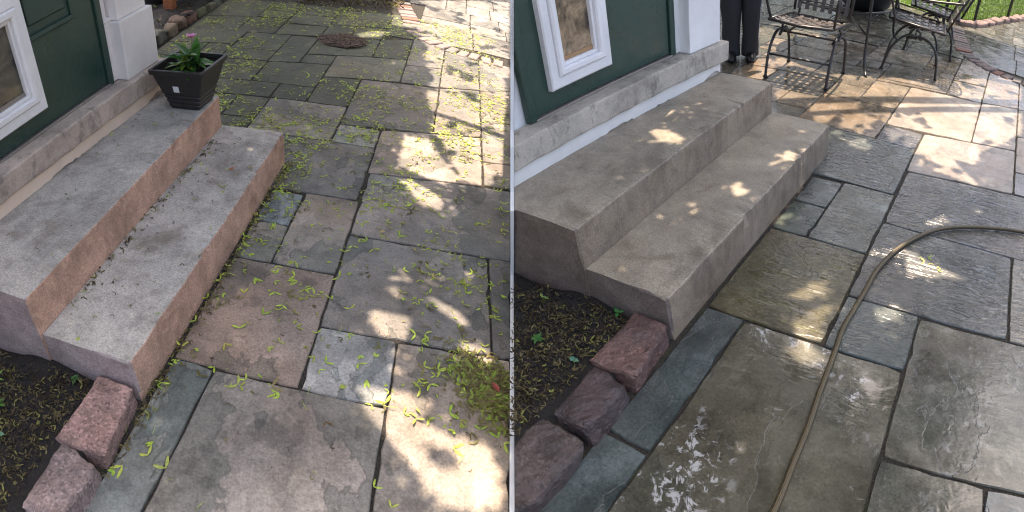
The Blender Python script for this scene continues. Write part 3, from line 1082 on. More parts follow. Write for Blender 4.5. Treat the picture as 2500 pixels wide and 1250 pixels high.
def kerbs(Yd):
    spec = [((-0.148, -0.285), (0.008, -0.012), 0.075, 0.06), ((-0.135, -0.515), (0.02, -0.30), 0.07, 0.02), ((-0.14, -0.79), (0.03, -0.535), 0.062, -0.03), ((-0.12, -1.1), (0.06, -0.82), 0.07, 0.0)]
    looks = {'L': ['pale pink granite kerb block butting against the dry steps', 'greyish pink granite kerb block, second from the dry steps', None, None],
             'R': ['wet red granite kerb block butting against the damp steps', 'dark red rounded granite kerb block, second from the damp steps', 'largest dark granite kerb block beside the long blue-grey flagstone', None]}[Yd.key]
    cols = {'L': [(0.33, 0.205, 0.175), (0.25, 0.185, 0.17), (0.3, 0.2, 0.17), (0.3, 0.2, 0.17)], 'R': [(0.15, 0.088, 0.074), (0.08, 0.053, 0.05), (0.09, 0.066, 0.06), (0.1, 0.07, 0.07)]}[Yd.key]
    for i, (a, b, h, rot) in enumerate(spec):
        if looks[i] is None:
            continue
        c = Vector(((a[0] + b[0]) / 2, (a[1] + b[1]) / 2, 0))
        R = Matrix.Rotation(rot, 3, 'Z') @ Matrix.Rotation(random.Random(i).uniform(-0.06, 0.06), 3, 'X')
        bm = rough_block((a[0], a[1], -0.06), (b[0], b[1], h), i + 2, 0.008 if i else 0.006, 0.013 if i else 0.008, 10, lambda v: c + R @ (v - c))
        crop(Yd, bm)
        fix(bm)
        o = solo(Yd, 'kerb_block', bm, MAT['granite_wet' if Yd.wet else 'granite_dry'], looks[i], 'kerb block', c, 'granite blocks edging the planting bed')
        o.color = (*cols[i], 1)


def soil_z(x, y):
    return 0.012 + 0.05 * float(VN(x * 5 + 3, y * 5)) + 0.018 * float(VN(x * 23, y * 23)) - 0.02 * max(0, 1 - abs(y) / 0.06)


def bed(Yd, label):
    bm = bmesh.new()
    xs, ys = np.linspace(-1.05, -0.03, 46), np.linspace(-1.3, 0.0, 56)
    gv = [[bm.verts.new((x, y, soil_z(x, y) if 0 < i < 45 and j > 0 else -0.05)) for i, x in enumerate(xs)] for j, y in enumerate(ys)]
    for j in range(len(ys) - 1):
        for i in range(len(xs) - 1):
            bm.faces.new((gv[j][i], gv[j][i + 1], gv[j + 1][i + 1], gv[j + 1][i]))
    crop(Yd, bm)
    return solo(Yd, 'soil_bed', bm, MAT['soil'], kind='structure', smooth=True)


for Yd in (Y_L, Y_R):
    kerbs(Yd)
    bed(Yd, '')
    bm = bmesh.new()
    for _ in range(420):
        x, y = rng.uniform(-0.98, -0.16), rng.uniform(-0.95, -0.03)
        if not on_side(Yd, x - 0.02 * Yd.side, y):
            continue
        s = rng.uniform(0.004, 0.013)
        m4 = Matrix.Translation((x, y, soil_z(x, y) + s * 0.3)) @ Matrix.Rotation(rng.uniform(0, 6), 4, 'Z') @ Matrix.Diagonal((s, s * rng.uniform(0.6, 1), s * 0.7, 1))
        g_ = bmesh.ops.create_icosphere(bm, subdivisions=1, radius=1.0, matrix=m4)
        for v in g_['verts']:
            v.co += Vector(rng.normal(0, s * 0.16, 3))
    for _ in range(70):
        x, y, a, L = rng.uniform(-0.95, -0.2), rng.uniform(-0.85, -0.05), rng.uniform(0, 6.28), rng.uniform(0.02, 0.06)
        if not on_side(Yd, x - 0.05 * Yd.side, y):
            continue
        z = soil_z(x, y) + 0.008
        bm_tube([(x, y, z), (x + L * math.cos(a), y + L * math.sin(a), z + 0.006), (x + 2 * L * math.cos(a + 0.25), y + 2 * L * math.sin(a + 0.25), z)], 0.0012, 4, bm, False)
    crop(Yd, bm)
    solo(Yd, 'soil_clods', bm, MAT['soil'], 'crumbs of dark soil and thin twigs in the %s bed' % ('left' if Yd is Y_L else 'right'), 'soil', kind='stuff')


# ------------------------------------------------------------------ maple seeds
def samara(open_deg, curl, wing=0.034, width=0.0092, sides=(-1, 1)):
    """two papery wings on two nutlets, joined at the middle; returns vertices and quads"""
    V, F = [], []
    n = 7
    for s in sides:
        ang = math.radians(90 - s * open_deg / 2)
        d = (math.cos(ang), math.sin(ang))
        nn = (-d[1] * s, d[0] * s)
        i0 = len(V)
        for i in range(n):
            t = i / (n - 1)
            w = width * (0.30 + 0.72 * math.sin(min(1.0, t * 1.05 + 0.06) * math.pi * 0.86)) if t > 0.24 else width * (0.42 + 0.12 * math.sin(t * 13))
            if i == n - 1:
                w *= 0.45
            bend = curl * t * t * 0.35
            lx, ly = t * wing, bend * wing
            z = 0.0012 + 0.006 * math.sin(t * 2.4) * abs(curl) + (0.0022 if t < 0.25 else 0)
            for k in (-0.5, 0.1, 0.5):
                zz = z + (0.0014 if k == 0.1 else 0.0)
                V.append((d[0] * lx + nn[0] * (ly + w * k), d[1] * lx + nn[1] * (ly + w * k), zz))
        for i in range(n - 1):
            for k in range(2):
                a = i0 + i * 3 + k
                q = (a, a + 1, a + 4, a + 3)
                F.append(q if s > 0 else q[::-1])
    return np.array(V), np.array(F)


SEED = [samara(o_, c_, w_) for o_, c_, w_ in ((95, 0.35, 0.034), (120, 0.5, 0.03), (75, 0.2, 0.036), (140, 0.6, 0.033), (105, -0.3, 0.031), (35, 0.2, 0.03))]
SEED += [samara(100, 0.3, 0.03, 0.009, (1,)), samara(60, -0.2, 0.026, 0.0075, (-1,)), samara(150, 0.9, 0.045, 0.0022, (1,)), samara(90, 0.2, 0.018, 0.011, (-1, 1))]
SEED_ME = []
for V, F in SEED:
    o = np_mesh('maple_seed', V, F, MAT['seed'])
    SEED_ME.append(o.data)
    bpy.data.objects.remove(o)
GREENS = [(0.44, 0.58, 0.07), (0.52, 0.64, 0.1), (0.34, 0.5, 0.06), (0.55, 0.6, 0.11), (0.45, 0.5, 0.12)]
TANS = [(0.30, 0.24, 0.10), (0.16, 0.10, 0.045), (0.34, 0.30, 0.12), (0.1, 0.07, 0.035)]
YELLOWS = [(0.46, 0.44, 0.08), (0.42, 0.36, 0.10)]


def put_seed(Yd, x, y, z, r, label, group, tan=0.2, size=1.0, tilt=0.12):
    o = bpy.data.objects.new('maple_seed', r.choice(SEED_ME))
    COL.objects.link(o)
    M = Matrix.Translation((x, y, z)) @ Matrix.Rotation(r.uniform(0, 6.28), 4, 'Z') @ Matrix.Rotation(r.gauss(0, tilt), 4, 'X') @ Matrix.Rotation(r.gauss(0, tilt), 4, 'Y') @ Matrix.Scale(size * r.uniform(0.55, 1.12), 4)
    o.matrix_world = Yd.M @ M
    q = r.random()
    o.color = (*r.choice(TANS if q < tan else (YELLOWS if q < tan + 0.15 else GREENS)), 1)
    return tag(o, label, 'seed', group)


NEAR = [(0.061, -0.247), (0.094, -0.113), (0.115, -0.183), (0.042, -0.27), (0.185, -0.203), (0.11, -0.136), (0.281, 0.161), (0.257, 0.145), (0.353, 0.211), (0.396, 0.188), (0.333, -0.255), (0.598, 0.504), (0.776, 0.218), (0.764, 0.207), (0.782, -0.083), (1.023, 0.034), (0.924, 0.183), (1.009, 0.089), (0.84, -0.133), (0.433, 1.174), (0.322, 1.409), (0.624, 1.233), (0.71, 1.278), (0.75, 1.509), (1.01, 1.095), (0.96, 1.129), (0.728, 0.936), (0.764, 0.946), (0.698, 0.634), (0.581, 0.639), (1.033, 0.782), (1.114, 0.883), (1.14, 0.821), (0.4, 0.729), (0.293, 0.868), (0.331, 0.353), (0.372, 0.668), (0.497, 1.267), (0.226, 0.974), (0.294, 1.167), (0.172, 1.094), (0.435, 1.324), (0.573, 1.112), (0.863, 1.272), (0.953, 1.338), (1.232, 1.431), (1.194, 1.305), (1.178, 0.129), (1.158, 0.149), (0.42, 0.165), (0.3, 0.19), (0.6, 0.1), (0.7, 0.3)]
r = random.Random(21)
SL = 'winged maple seed lying on the dry flagstones'
for x, y in NEAR:
    put_seed(Y_L, x, y, 0.001, r, SL, 'maple seeds on the dry flagstones', 0.1, 1.1)
cnt = len(NEAR)
clump = value_noise(9)
pts = []
rest = []
tries = 0
while len(pts) + len(rest) < 6400 and tries < 90000:
    tries += 1
    y = 0.15 + (r.random() ** 1.15) * 5.3
    x = r.uniform(-1.65, 1.35)
    if not on_side(Y_L, x + 0.03, y) or (x < 0.02 and y < 1.78):
        continue
    dens = 0.25 + 0.75 * min(1, max(0, (y - 0.55) / 1.4))
    dens *= (0.06 + max(0.0, float(clump(x * 3.1, y * 3.1)) - 0.34) * 2.2 + max(0.0, float(clump(x * 9 + 7, y * 9)) - 0.5) * 1.2)
    if 3.15 < y < 4.6 and -0.62 < x < 0.45:
        dens *= 0.22
    if y < 0.55 and x < 0.8:
        dens *= 0.5
    if r.random() < dens:
        (pts if y < 2.6 and len(pts) < 175 else rest).append((x, y))
for x, y in pts:
    put_seed(Y_L, x, y, 0.001, r, SL, 'maple seeds on the dry flagstones', 0.32, 1.0)
# along the foot of the steps and on the treads
for i in range(60):
    y = r.uniform(0.0, 1.7)
    put_seed(Y_L, abs(r.gauss(0.012, 0.02)) + 0.012, y, 0.006 + 0.006 * r.random(), r, 'maple seed gathered along the foot of the dry steps', 'maple seeds along the steps', 0.4, 0.95, 0.3)
for x, y in [(-0.241, 0.017), (-0.296, 1.41), (-0.126, 1.09), (-0.113, 1.055), (-0.052, 0.778), (-0.214, 0.954), (-0.222, 0.88), (-0.242, 0.858), (-0.28, 0.83), (-0.307, 1.27), (-0.26, 1.238), (-0.36, 0.24), (-0.33, 1.379), (-0.161, 1.264), (-0.344, 0.603), (-0.352, 0.332), (-0.057, 1.314), (-0.34, 1.3), (-0.33, 1.2), (-0.31, 1.1), (-0.345, 0.95), (-0.3, 1.45)]:
    put_seed(Y_L, x, y, 0.184, r, 'maple seed resting on the lower dry step', 'maple seeds on the lower step', 0.35, 0.9, 0.2)
for x, y in [(-0.754, 1.089), (-0.689, 1.248), (-0.569, 1.315), (-0.741, 1.169), (-0.631, 1.586), (-0.522, 1.46)]:
    put_seed(Y_L, x, y, 0.365, r, 'maple seed resting on the upper dry step', 'maple seeds on the upper step', 0.3, 0.8)


def litter(Yd, name, spots, mat, label, cat, tone, scale=(0.6, 1.1), curl=0.5):
    """many loose seeds as one ground cover; spots are (x, y, z)"""
    VV, FF, TT = [], [], []
    k = 0
    for (x, y, z) in spots:
        V, F = SEED[rng.integers(len(SEED))]
        a, t1, t2 = rng.uniform(0, 6.28), rng.normal(0, curl), rng.normal(0, curl)
        R = np.array(Matrix.Rotation(a, 3, 'Z') @ Matrix.Rotation(t1, 3, 'X') @ Matrix.Rotation(t2, 3, 'Y'))
        P = V @ R.T * rng.uniform(*scale) + np.array((x, y, z))
        if not on_side(Yd, float(P[:, 0].mean()) + 0.0, float(P[:, 1].mean())):
            continue
        VV.append(P)
        FF.append(F + k)
        TT.append(np.full(len(V), tone()))
        k += len(V)
    o = np_mesh(name, np.concatenate(VV), np.concatenate(FF), mat, np.concatenate(TT))
    o.matrix_world = Yd.M
    return tag(o, label, cat, kind='stuff')


litter(Y_L, 'seed_litter', [(x, y, 0.001 + 0.003 * rng.random()) for x, y in rest], MAT['green_litter'], 'scatter of yellow-green maple seeds over the far flagstones', 'seeds', lambda: rng.random(), (0.5, 1.1), 0.2)
tl = []
for _ in range(150):
    tl.append((-0.36 + 0.34 * rng.random() ** 1.6, 0.1 + 1.6 * rng.random() ** 0.7, 0.186 + 0.002 * rng.random()))
for _ in range(40):
    tl.append((rng.uniform(-0.8, -0.4), rng.uniform(0.2, 1.5), 0.3665))
litter(Y_L, 'tread_litter', tl, MAT['litter'], 'brown seed crumbs strewn over the treads of the dry steps', 'seeds', lambda: rng.random() ** 1.6, (0.15, 0.5), 0.3)
gl = []
for _ in range(900):
    x, y = rng.uniform(0.03, 1.3), rng.uniform(-0.3, 2.6)
    if float(clump(x * 6 + 1, y * 6)) + 0.4 * rng.random() > 0.72:
        gl.append((x, y, 0.002))
litter(Y_L, 'crumb_litter', gl, MAT['litter'], 'brown crumbs of crushed seeds over the near dry flagstones', 'seeds', lambda: rng.random() ** 1.3, (0.12, 0.45), 0.3)
pile = []
for _ in range(760):
    u, v = rng.normal(0, 1), rng.normal(0, 1)
    x, y = 1.145 + 0.07 * u - 0.04 * v, 0.34 + 0.09 * v
    pile.append((x, y, 0.002 + 0.013 * math.exp(-(u * u + v * v) / 1.6) * rng.random()))
for _ in range(60):
    pile.append((1.03 + rng.normal(0, 0.03), 0.45 + rng.normal(0, 0.025), 0.003 + 0.008 * rng.random()))
litter(Y_L, 'seed_pile', pile, MAT['litter'], 'swept heap of brown and green seeds at the edge of the dry flagstones', 'seed heap', lambda: min(1, max(0, rng.normal(0.7, 0.22))), (0.55, 1.1), 0.3)
# dry litter along joints and at the foot of the steps
jl = []
for _ in range(420):
    jl.append((0.012 + abs(rng.normal(0, 0.022)), rng.uniform(-0.1, 1.75), 0.004 + 0.006 * rng.random()))
for _ in range(150):
    jl.append((-0.362 + abs(rng.normal(0, 0.02)), rng.uniform(0.1, 1.72) ** 0.8, 0.186 + 0.004 * rng.random()))
for _ in range(60):
    jl.append((rng.uniform(0.0, 0.06), rng.uniform(-0.3, 0.15), 0.004))
litter(Y_L, 'joint_litter', jl, MAT['litter'], 'dry seed litter caught along the foot of the dry steps', 'seeds', lambda: rng.random() ** 1.4 * 0.85, (0.3, 0.75), 0.4)
for Yd, n_, lab in ((Y_L, 4200, 'brown seed litter covering the soil bed by the dry steps'), (Y_R, 5200, 'brown seed litter covering the soil bed by the damp steps')):
    sp = []
    while len(sp) < n_:
        x, y = rng.uniform(-0.95, -0.15), rng.uniform(-0.9, -0.03)
        if float(clump(x * 7 + 2, y * 7)) * 0.7 + 0.3 * rng.random() < 0.36 + (0.2 if y > -0.1 else 0):
            continue
        sp.append((x, y, soil_z(x, y) + 0.004 + 0.008 * rng.random()))
    litter(Yd, 'soil_litter', sp, MAT['litter'], lab, 'seed litter', lambda: rng.random() ** 2.2 * 0.85, (0.2, 0.7), 0.7)


# ------------------------------------------------------------------ small weeds in the beds
def leaf_bm(L, W, bend=0.3, n=6, bm=None, M=Matrix.Identity(4), fold=0.25):
    bm = bm or bmesh.new()
    rows = []
    for i in range(n + 1):
        t = i / n
        w = W * math.sin(math.pi * min(1, t ** 0.8)) * (1 - 0.25 * t) + 0.0008
        z = L * (0.12 * t - bend * t * t)
        rows.append([bm.verts.new(M @ Vector((L * t, k * w, z + abs(k) * w * fold))) for k in (-0.5, 0, 0.5)])
    for a, b in zip(rows, rows[1:]):
        for k in range(2):
            bm.faces.new((a[k], a[k + 1], b[k + 1], b[k]))
    return bm


def weed(Yd, x, y, label, nl, L, col, seed, W=0.5):
    r_ = random.Random(seed)
    z = soil_z(x, y)
    t = thing(Yd, 'seedling', label, 'seedling', (x, y, z), 'seedlings in the soil beds')
    st = mesh_obj('stem', bm_tube([(x, y, z - 0.005), (x + 0.003, y, z + L * 0.8)], 0.0012, 5), MAT['leaf'], t, (x, y, z))
    st.color = (0.12, 0.2, 0.05, 1)
    for i in range(nl):
        a = i * 2.4 + r_.uniform(0, 0.6)
        M = Matrix.Translation((x, y, z + L * r_.uniform(0.4, 0.85))) @ Matrix.Rotation(a, 4, 'Z') @ Matrix.Rotation(-r_.uniform(0.1, 0.6), 4, 'Y')
        o = mesh_obj('leaf', leaf_bm(L * r_.uniform(0.8, 1.2), L * W, 0.3, 5, None, M), MAT['leaf'], t, (x, y, z), True)
        o.color = (*[c * r_.uniform(0.8, 1.2) for c in col], 1)


weed(Y_L, -0.235, -0.05, 'three-leaved green seedling against the end of the dry steps', 4, 0.022, (0.05, 0.15, 0.04), 1, 0.8)
weed(Y_L, -0.33, -0.36, 'round bluish green leaf seedling in the left soil bed', 2, 0.026, (0.09, 0.2, 0.12), 2, 0.8)
weed(Y_L, -0.42, -0.26, 'bushy green weed in the middle of the left soil bed', 9, 0.030, (0.07, 0.15, 0.03), 3, 0.5)
weed(Y_L, -0.5, -0.17, 'pale green sprout among litter of the left soil bed', 4, 0.034, (0.22, 0.32, 0.06), 4, 0.3)
weed(Y_R, -0.225, -0.03, 'bright green clover seedling against the end of the damp steps', 4, 0.022, (0.05, 0.2, 0.05), 5, 0.8)
weed(Y_R, -0.38, -0.3, 'low bushy green weed in the right soil bed', 12, 0.026, (0.06, 0.2, 0.04), 6, 0.45)
weed(Y_R, -0.2, -0.31, 'round mint green leaf seedling beside the dark red kerb block', 2, 0.026, (0.12, 0.3, 0.2), 7, 0.8)
weed(Y_R, -0.52, -0.12, 'two-winged pale green seedling on bare soil of the right bed', 2, 0.030, (0.2, 0.34, 0.07), 8, 0.35)


# two coloured leaves that stand out
def dead_leaf(Yd, x, y, z, L, col, label, rot):
    M = Matrix.Translation((x, y, z)) @ Matrix.Rotation(rot, 4, 'Z')
    o = solo(Yd, 'fallen_leaf', leaf_bm(L, L * 0.6, -0.15, 6, None, M, 0.4), MAT['leaf'], label, 'leaf', (x, y, z), smooth=True)
    o.color = (*col, 1)


dead_leaf(Y_L, -0.15, 1.26, 0.185, 0.026, (0.55, 0.17, 0.03), 'small orange leaf on the lower dry step', 0.7)
dead_leaf(Y_L, 1.165, 0.33, 0.018, 0.04, (0.42, 0.09, 0.07), 'red leaf lying on the swept heap of seeds', 2.3)
dead_leaf(Y_L, 0.62, 1.2, 0.004, 0.03, (0.5, 0.38, 0.12), 'tan leaf on the flagstone right of the dry steps', 0.2)


# ------------------------------------------------------------------ planter with flower on the top step
def square_ring(c, half, z, rot, rad=0.012):
    out = []
    for sx, sy in ((-1, -1), (1, -1), (1, 1), (-1, 1)):
        cx, cy = sx * (half - rad), sy * (half - rad)
        a0 = math.atan2(sy, sx) - math.pi / 4
        for k in range(4):
            a = a0 + math.pi / 2 * k / 3
            out.append((cx + rad * math.cos(a), cy + rad * math.sin(a)))
    ca, sa = math.cos(rot), math.sin(rot)
    return [Vector((c[0] + x * ca - y * sa, c[1] + x * sa + y * ca, z)) for x, y in out]


PC, PROT, PZ = (-0.478, 1.60), math.radians(-3.5), 0.364


def square_loft(levels):
    bm = bmesh.new()
    rings = [[bm.verts.new(p) for p in square_ring(PC, h, PZ + z, PROT, rd)] for h, z, rd in levels]
    for a, b in zip(rings, rings[1:]):
        for k in range(16):
            bm.faces.new((a[k], a[(k + 1) % 16], b[(k + 1) % 16], b[k]))
    return bm, rings


pot = thing(Y_L, 'flower_pot', 'square black plastic planter with white sticker on the top dry step', 'planter', (PC[0], PC[1], PZ))
lev = [(0.082, 0.001, 0.008), (0.086, 0.006, 0.01)]
for z in np.linspace(0.02, 0.195, 8):
    h = 0.086 + (0.142 - 0.086) * z / 0.2
    lev.append((h, z, 0.011))
    if z < 0.075:
        lev += [(h + 0.0015, z + 0.004, 0.011), (h - 0.001, z + 0.009, 0.011)]
lev += [(0.143, 0.2, 0.011)]
lev.sort(key=lambda q: q[1])
lev += [(0.138, 0.2, 0.011), (0.13, 0.165, 0.011), (0.105, 0.08, 0.01)]
bm, rings = square_loft(lev)
bm.faces.new(rings[0][::-1])
mesh_obj('body', fix(bm), MAT['pot'], pot, (*PC, PZ))
bm, rings = square_loft([(0.144, 0.198, 0.012), (0.152, 0.2, 0.012), (0.156, 0.22, 0.012), (0.154, 0.224, 0.012), (0.14, 0.224, 0.012), (0.138, 0.205, 0.012)])
mesh_obj('rim', fix(bm), MAT['pot'], pot, (*PC, PZ))
bm, rings = square_loft([(0.124, 0.155, 0.01), (0.124, 0.158, 0.01)])
bm.faces.new(rings[-1])
mesh_obj('potting_soil', fix(bm), MAT['soil'], pot, (*PC, PZ))


def pot_face(u, z, out):
    """point on the near face of the pot"""
    h = 0.086 + (0.142 - 0.086) * z / 0.2 + out
    ca, sa = math.cos(PROT), math.sin(PROT)
    return Vector((PC[0] + u * ca + h * sa, PC[1] + u * sa - h * ca, PZ + z))


def pot_patch(name, u0, u1, z0, z1, out, mat, parent):
    bm = bmesh.new()
    a = [pot_face(u0, z0, out), pot_face(u1, z0, out), pot_face(u1, z1, out), pot_face(u0, z1, out)]
    b = [pot_face(u0, z0, out - 0.001), pot_face(u1, z0, out - 0.001), pot_face(u1, z1, out - 0.001), pot_face(u0, z1, out - 0.001)]
    A, B = [bm.verts.new(p) for p in a], [bm.verts.new(p) for p in b]
    bm.faces.new(A)
    for i in range(4):
        bm.faces.new((A[i], A[(i + 1) % 4], B[(i + 1) % 4], B[i]))
    return mesh_obj(name, fix(bm), mat, parent, (*PC, PZ))


st = pot_patch('sticker', -0.035, -0.002, 0.103, 0.137, 0.0022, MAT['sticker'], pot)

plant = thing(Y_L, 'potted_flower', 'green leafy potted plant with one pink flower in the black planter', 'plant', (PC[0], PC[1], PZ + 0.158))
r = random.Random(5)
px, py, pz = PC[0] + 0.01, PC[1], PZ + 0.158
for s in range(6):
    a = s * 1.05
    top = Vector((px + 0.035 * math.cos(a), py + 0.035 * math.sin(a), pz + r.uniform(0.05, 0.09)))
    base = Vector((px + 0.02 * math.cos(a), py + 0.02 * math.sin(a), pz - 0.004))
    o = mesh_obj('stem', bm_tube([base, (base + top) / 2, top], [0.0035, 0.003, 0.002], 6), MAT['leaf'], plant, base)
    o.color = (0.13, 0.14, 0.05, 1)
    for k in range(8):
        ang = k * 2.4 + s
        L = r.uniform(0.09, 0.145)
        el = r.uniform(0.0, 0.65) if k < 6 else r.uniform(0.6, 1.1)
        M = Matrix.Translation(base.lerp(top, 0.25 + 0.75 * (k + 1) / 8)) @ Matrix.Rotation(ang, 4, 'Z') @ Matrix.Rotation(-el, 4, 'Y')
        o = mesh_obj('leaf', leaf_bm(L, L * 0.4, 0.4, 7, None, M, 0.35), MAT['leaf'], plant, base, True)
        q = r.random()
        o.color = (*(((0.07, 0.2, 0.03) if q < 0.5 else ((0.045, 0.13, 0.03) if q < 0.8 else (0.16, 0.26, 0.03)))), 1)
fc = Vector((px + 0.02, py + 0.0, pz + 0.185))
o = mesh_obj('flower_stalk', bm_tube([(px + 0.01, py, pz + 0.06), fc], 0.0015, 5), MAT['leaf'], plant, fc)
o.color = (0.2, 0.25, 0.08, 1)
for k, (a, L) in enumerate(((0.3, 0.036), (1.6, 0.032), (2.9, 0.034), (4.2, 0.04), (5.4, 0.036))):
    M = Matrix.Translation(fc) @ Matrix.Rotation(a, 4, 'Z') @ Matrix.Rotation(-0.7, 4, 'Y')
    o = mesh_obj('petal', leaf_bm(L, L * 1.0, 0.3, 6, None, M, 0.1), MAT['petal'], plant, fc, True)
    o.color = (0.82, 0.36, 0.62, 1)
for bx, by, bz in ((-0.02, -0.05, 0.085), (0.012, -0.085, 0.03), (-0.03, 0.03, 0.13)):
    bm = bm_lathe([(0.0005, -0.006), (0.004, -0.003), (0.005, 0.002), (0.003, 0.007), (0.0005, 0.01)], 8, (px + bx, py + by, pz + bz))
    o = mesh_obj('flower_bud', bm, MAT['petal'], plant, (px, py, pz), True)
    o.color = (0.75, 0.42, 0.36, 1)

# ------------------------------------------------------------------ rubble edging, mulch bed, timber and pot at the far end of the dry yard
bm = bmesh.new()
xs, ys = np.linspace(-4.2, -1.78, 30), np.linspace(2.6, 7.0, 50)
gv = [[bm.verts.new((x, y, 0.03 + 0.06 * float(VN(x * 6, y * 6)) + 0.02 * float(VN(x * 25, y * 25)))) for x in xs] for y in ys]
for j in range(len(ys) - 1):
    for i in range(len(xs) - 1):
        bm.faces.new((gv[j][i], gv[j][i + 1], gv[j + 1][i + 1], gv[j + 1][i]))
solo(Y_L, 'mulch_bed', bm, MAT['soil'], kind='structure', smooth=True)
sp = [(rng.uniform(-2.9, -1.85), rng.uniform(3.2, 5.6), 0.08 + 0.02 * rng.random()) for _ in range(420)]
litter(Y_L, 'mulch_litter', sp, MAT['litter'], 'dark leaf and seed mulch behind the rubble edging', 'mulch', lambda: rng.random() ** 2.5 * 0.9, (0.8, 1.4), 0.6)
y = 3.05
i = 0
wall_t = thing(Y_L, 'rubble_edging', 'low edging of rough brown rubble stones along the far bed', 'stone edging', (-1.8, 4.2, 0))
r = random.Random(4)
while y < 6.4:
    L = r.uniform(0.13, 0.30)
    w = r.uniform(0.13, 0.17)
    x0 = -1.76 + 0.06 * (y - 4.2) / 1.5 + r.uniform(-0.015, 0.015)
    bm = rough_block((x0 - w, y, -0.03), (x0, y + L, r.uniform(0.06, 0.09)), i + 20, 0.016, 0.02, 4)
    o = mesh_obj('edging_stone', bm, MAT['rubble'], wall_t, (x0 - w / 2, y + L / 2, 0), True)
    o.color = (*[c * r.uniform(0.75, 1.15) for c in (0.155, 0.12, 0.09)], 1)
    y += L + 0.012
    i += 1
tm = thing(Y_L, 'timber_planter', 'orange-brown timber frame with post and rails on the mulch', 'timber frame', (-2.1, 4.66, 0.03))
mesh_obj('post', bm_box((-2.16, 4.61, 0.02), (-2.05, 4.71, 0.75), 0.006), MAT['wood'], tm, (-2.1, 4.66, 0.4))
for zz in (0.13, 0.25, 0.4, 0.55):
    mesh_obj('rail', bm_box((-2.11, 4.70, zz), (-2.065, 6.1, zz + 0.07), 0.004), MAT['wood'], tm, (-2.09, 5.4, zz))
mesh_obj('post', bm_box((-2.16, 6.1, 0.02), (-2.05, 6.2, 0.75), 0.006), MAT['wood'], tm, (-2.1, 6.15, 0.4))
bp_ = thing(Y_L, 'garden_pot', 'dark ribbed garden pot standing on the mulch behind the pilaster', 'pot', (-2.44, 5.0, 0.05))
prof = [(0.001, 0.0), (0.13, 0.0), (0.135, 0.01)]
for k in range(12):
    rr = 0.14 + 0.06 * k / 12
    prof += [(rr, 0.02 + k * 0.025), (rr + 0.006, 0.03 + k * 0.025)]
prof += [(0.22, 0.33), (0.22, 0.36), (0.2, 0.36), (0.19, 0.3), (0.001, 0.3)]
mesh_obj('body', bm_lathe(prof, 28, (-2.44, 5.0, 0.05)), MAT['darkpot'], bp_, (-2.44, 5.0, 0.05), True)

# round drain choked with twigs
dr = thing(Y_L, 'floor_drain', 'round iron drain choked with brown twigs in the mossy paving', 'drain', (-0.13, 4.17, 0))
bm = bm_lathe([(0.19, -0.01), (0.19, 0.005), (0.165, 0.005), (0.165, -0.012), (0.001, -0.012)], 32, (-0.13, 4.17, 0.003))
mesh_obj('frame', bm, MAT['grate'], dr, (-0.13, 4.17, 0))
for k in range(9):
    xx = -0.13 - 0.14 + 0.035 * k
    hh = math.sqrt(max(0.001, 0.165 ** 2 - (xx + 0.13) ** 2))
    mesh_obj('grate_bar', bm_box((xx - 0.008, 4.17 - hh, -0.008), (xx + 0.008, 4.17 + hh, 0.004)), MAT['grate'], dr, (xx, 4.17, 0))
bm = bmesh.new()
for _ in range(330):
    a, q = rng.uniform(0, 6.28), math.sqrt(rng.random()) * 0.2
    x, y, d, L = -0.13 + q * math.cos(a) * 1.05, 4.17 + q * math.sin(a), rng.normal(0.2, 0.7), rng.uniform(0.02, 0.07)
    z = 0.008 + 0.012 * rng.random()
    bm_tube([(x - L * math.cos(d), y - L * math.sin(d), z), (x, y, z + 0.006), (x + L * math.cos(d + 0.2), y + L * math.sin(d + 0.2), z)], 0.0028, 3, bm, False)
o = solo(Y_L, 'twig_litter', bm, MAT['twig'], 'brown twigs heaped on the round drain', 'twigs', kind='stuff')
# weeds along the far edge of the dry paving
sp = [(rng.uniform(-0.9, 0.25), rng.uniform(5.5, 6.0), 0.01 + 0.05 * rng.random()) for _ in range(500)]
sp = [(x, y + 0.35 * (x + 0.4) * 0.9, z) for x, y, z in sp]
litter(Y_L, 'leaf_mulch', sp, MAT['litter'], 'dark leaf mulch at the far edge of the mossy paving', 'mulch', lambda: rng.random() ** 3 * 0.9, (1.0, 1.8), 0.8)

# ------------------------------------------------------------------ hose across the wet paving
hpts = [(0.53, -1.2), (0.55, -0.8), (0.56, -0.43), (0.56, -0.27), (0.55, -0.07), (0.54, 0.15), (0.53, 0.33), (0.54, 0.53), (0.555, 0.7), (0.595, 0.89), (0.66, 1.05), (0.76, 1.2), (0.87, 1.29), (1.03, 1.375), (1.2, 1.43), (1.5, 1.47), (1.8, 1.42)]
path = smooth_path([(x, y, 0.0115) for x, y in hpts], 10)
path = [q + Vector((vn3(q, 7) * 0.008, vn3(q.yxz, 7) * 0.004, 0)) for q in path]
solo(Y_R, 'garden_hose', bm_tube(path, 0.0105, 14, uv=True), MAT['hose'], 'brown braided garden hose curving across the wet flagstones', 'hose', (0.54, 0.3, 0), smooth=True)

# seeds added as stand-ins for yellow leaf reflections in the wet stone
r = random.Random(77)
for x, y in ((0.72, 0.93), (0.735, 0.915), (0.75, 0.94), (0.77, 0.9), (0.79, 0.91), (0.8, 0.88), (0.74, 0.9), (0.81, 0.86)):
    put_seed(Y_R, x, y, 0.002, r, 'yellow maple seed added in place of a leaf reflection inside the hose bend', 'added seeds by the hose', 0.0, 0.8)


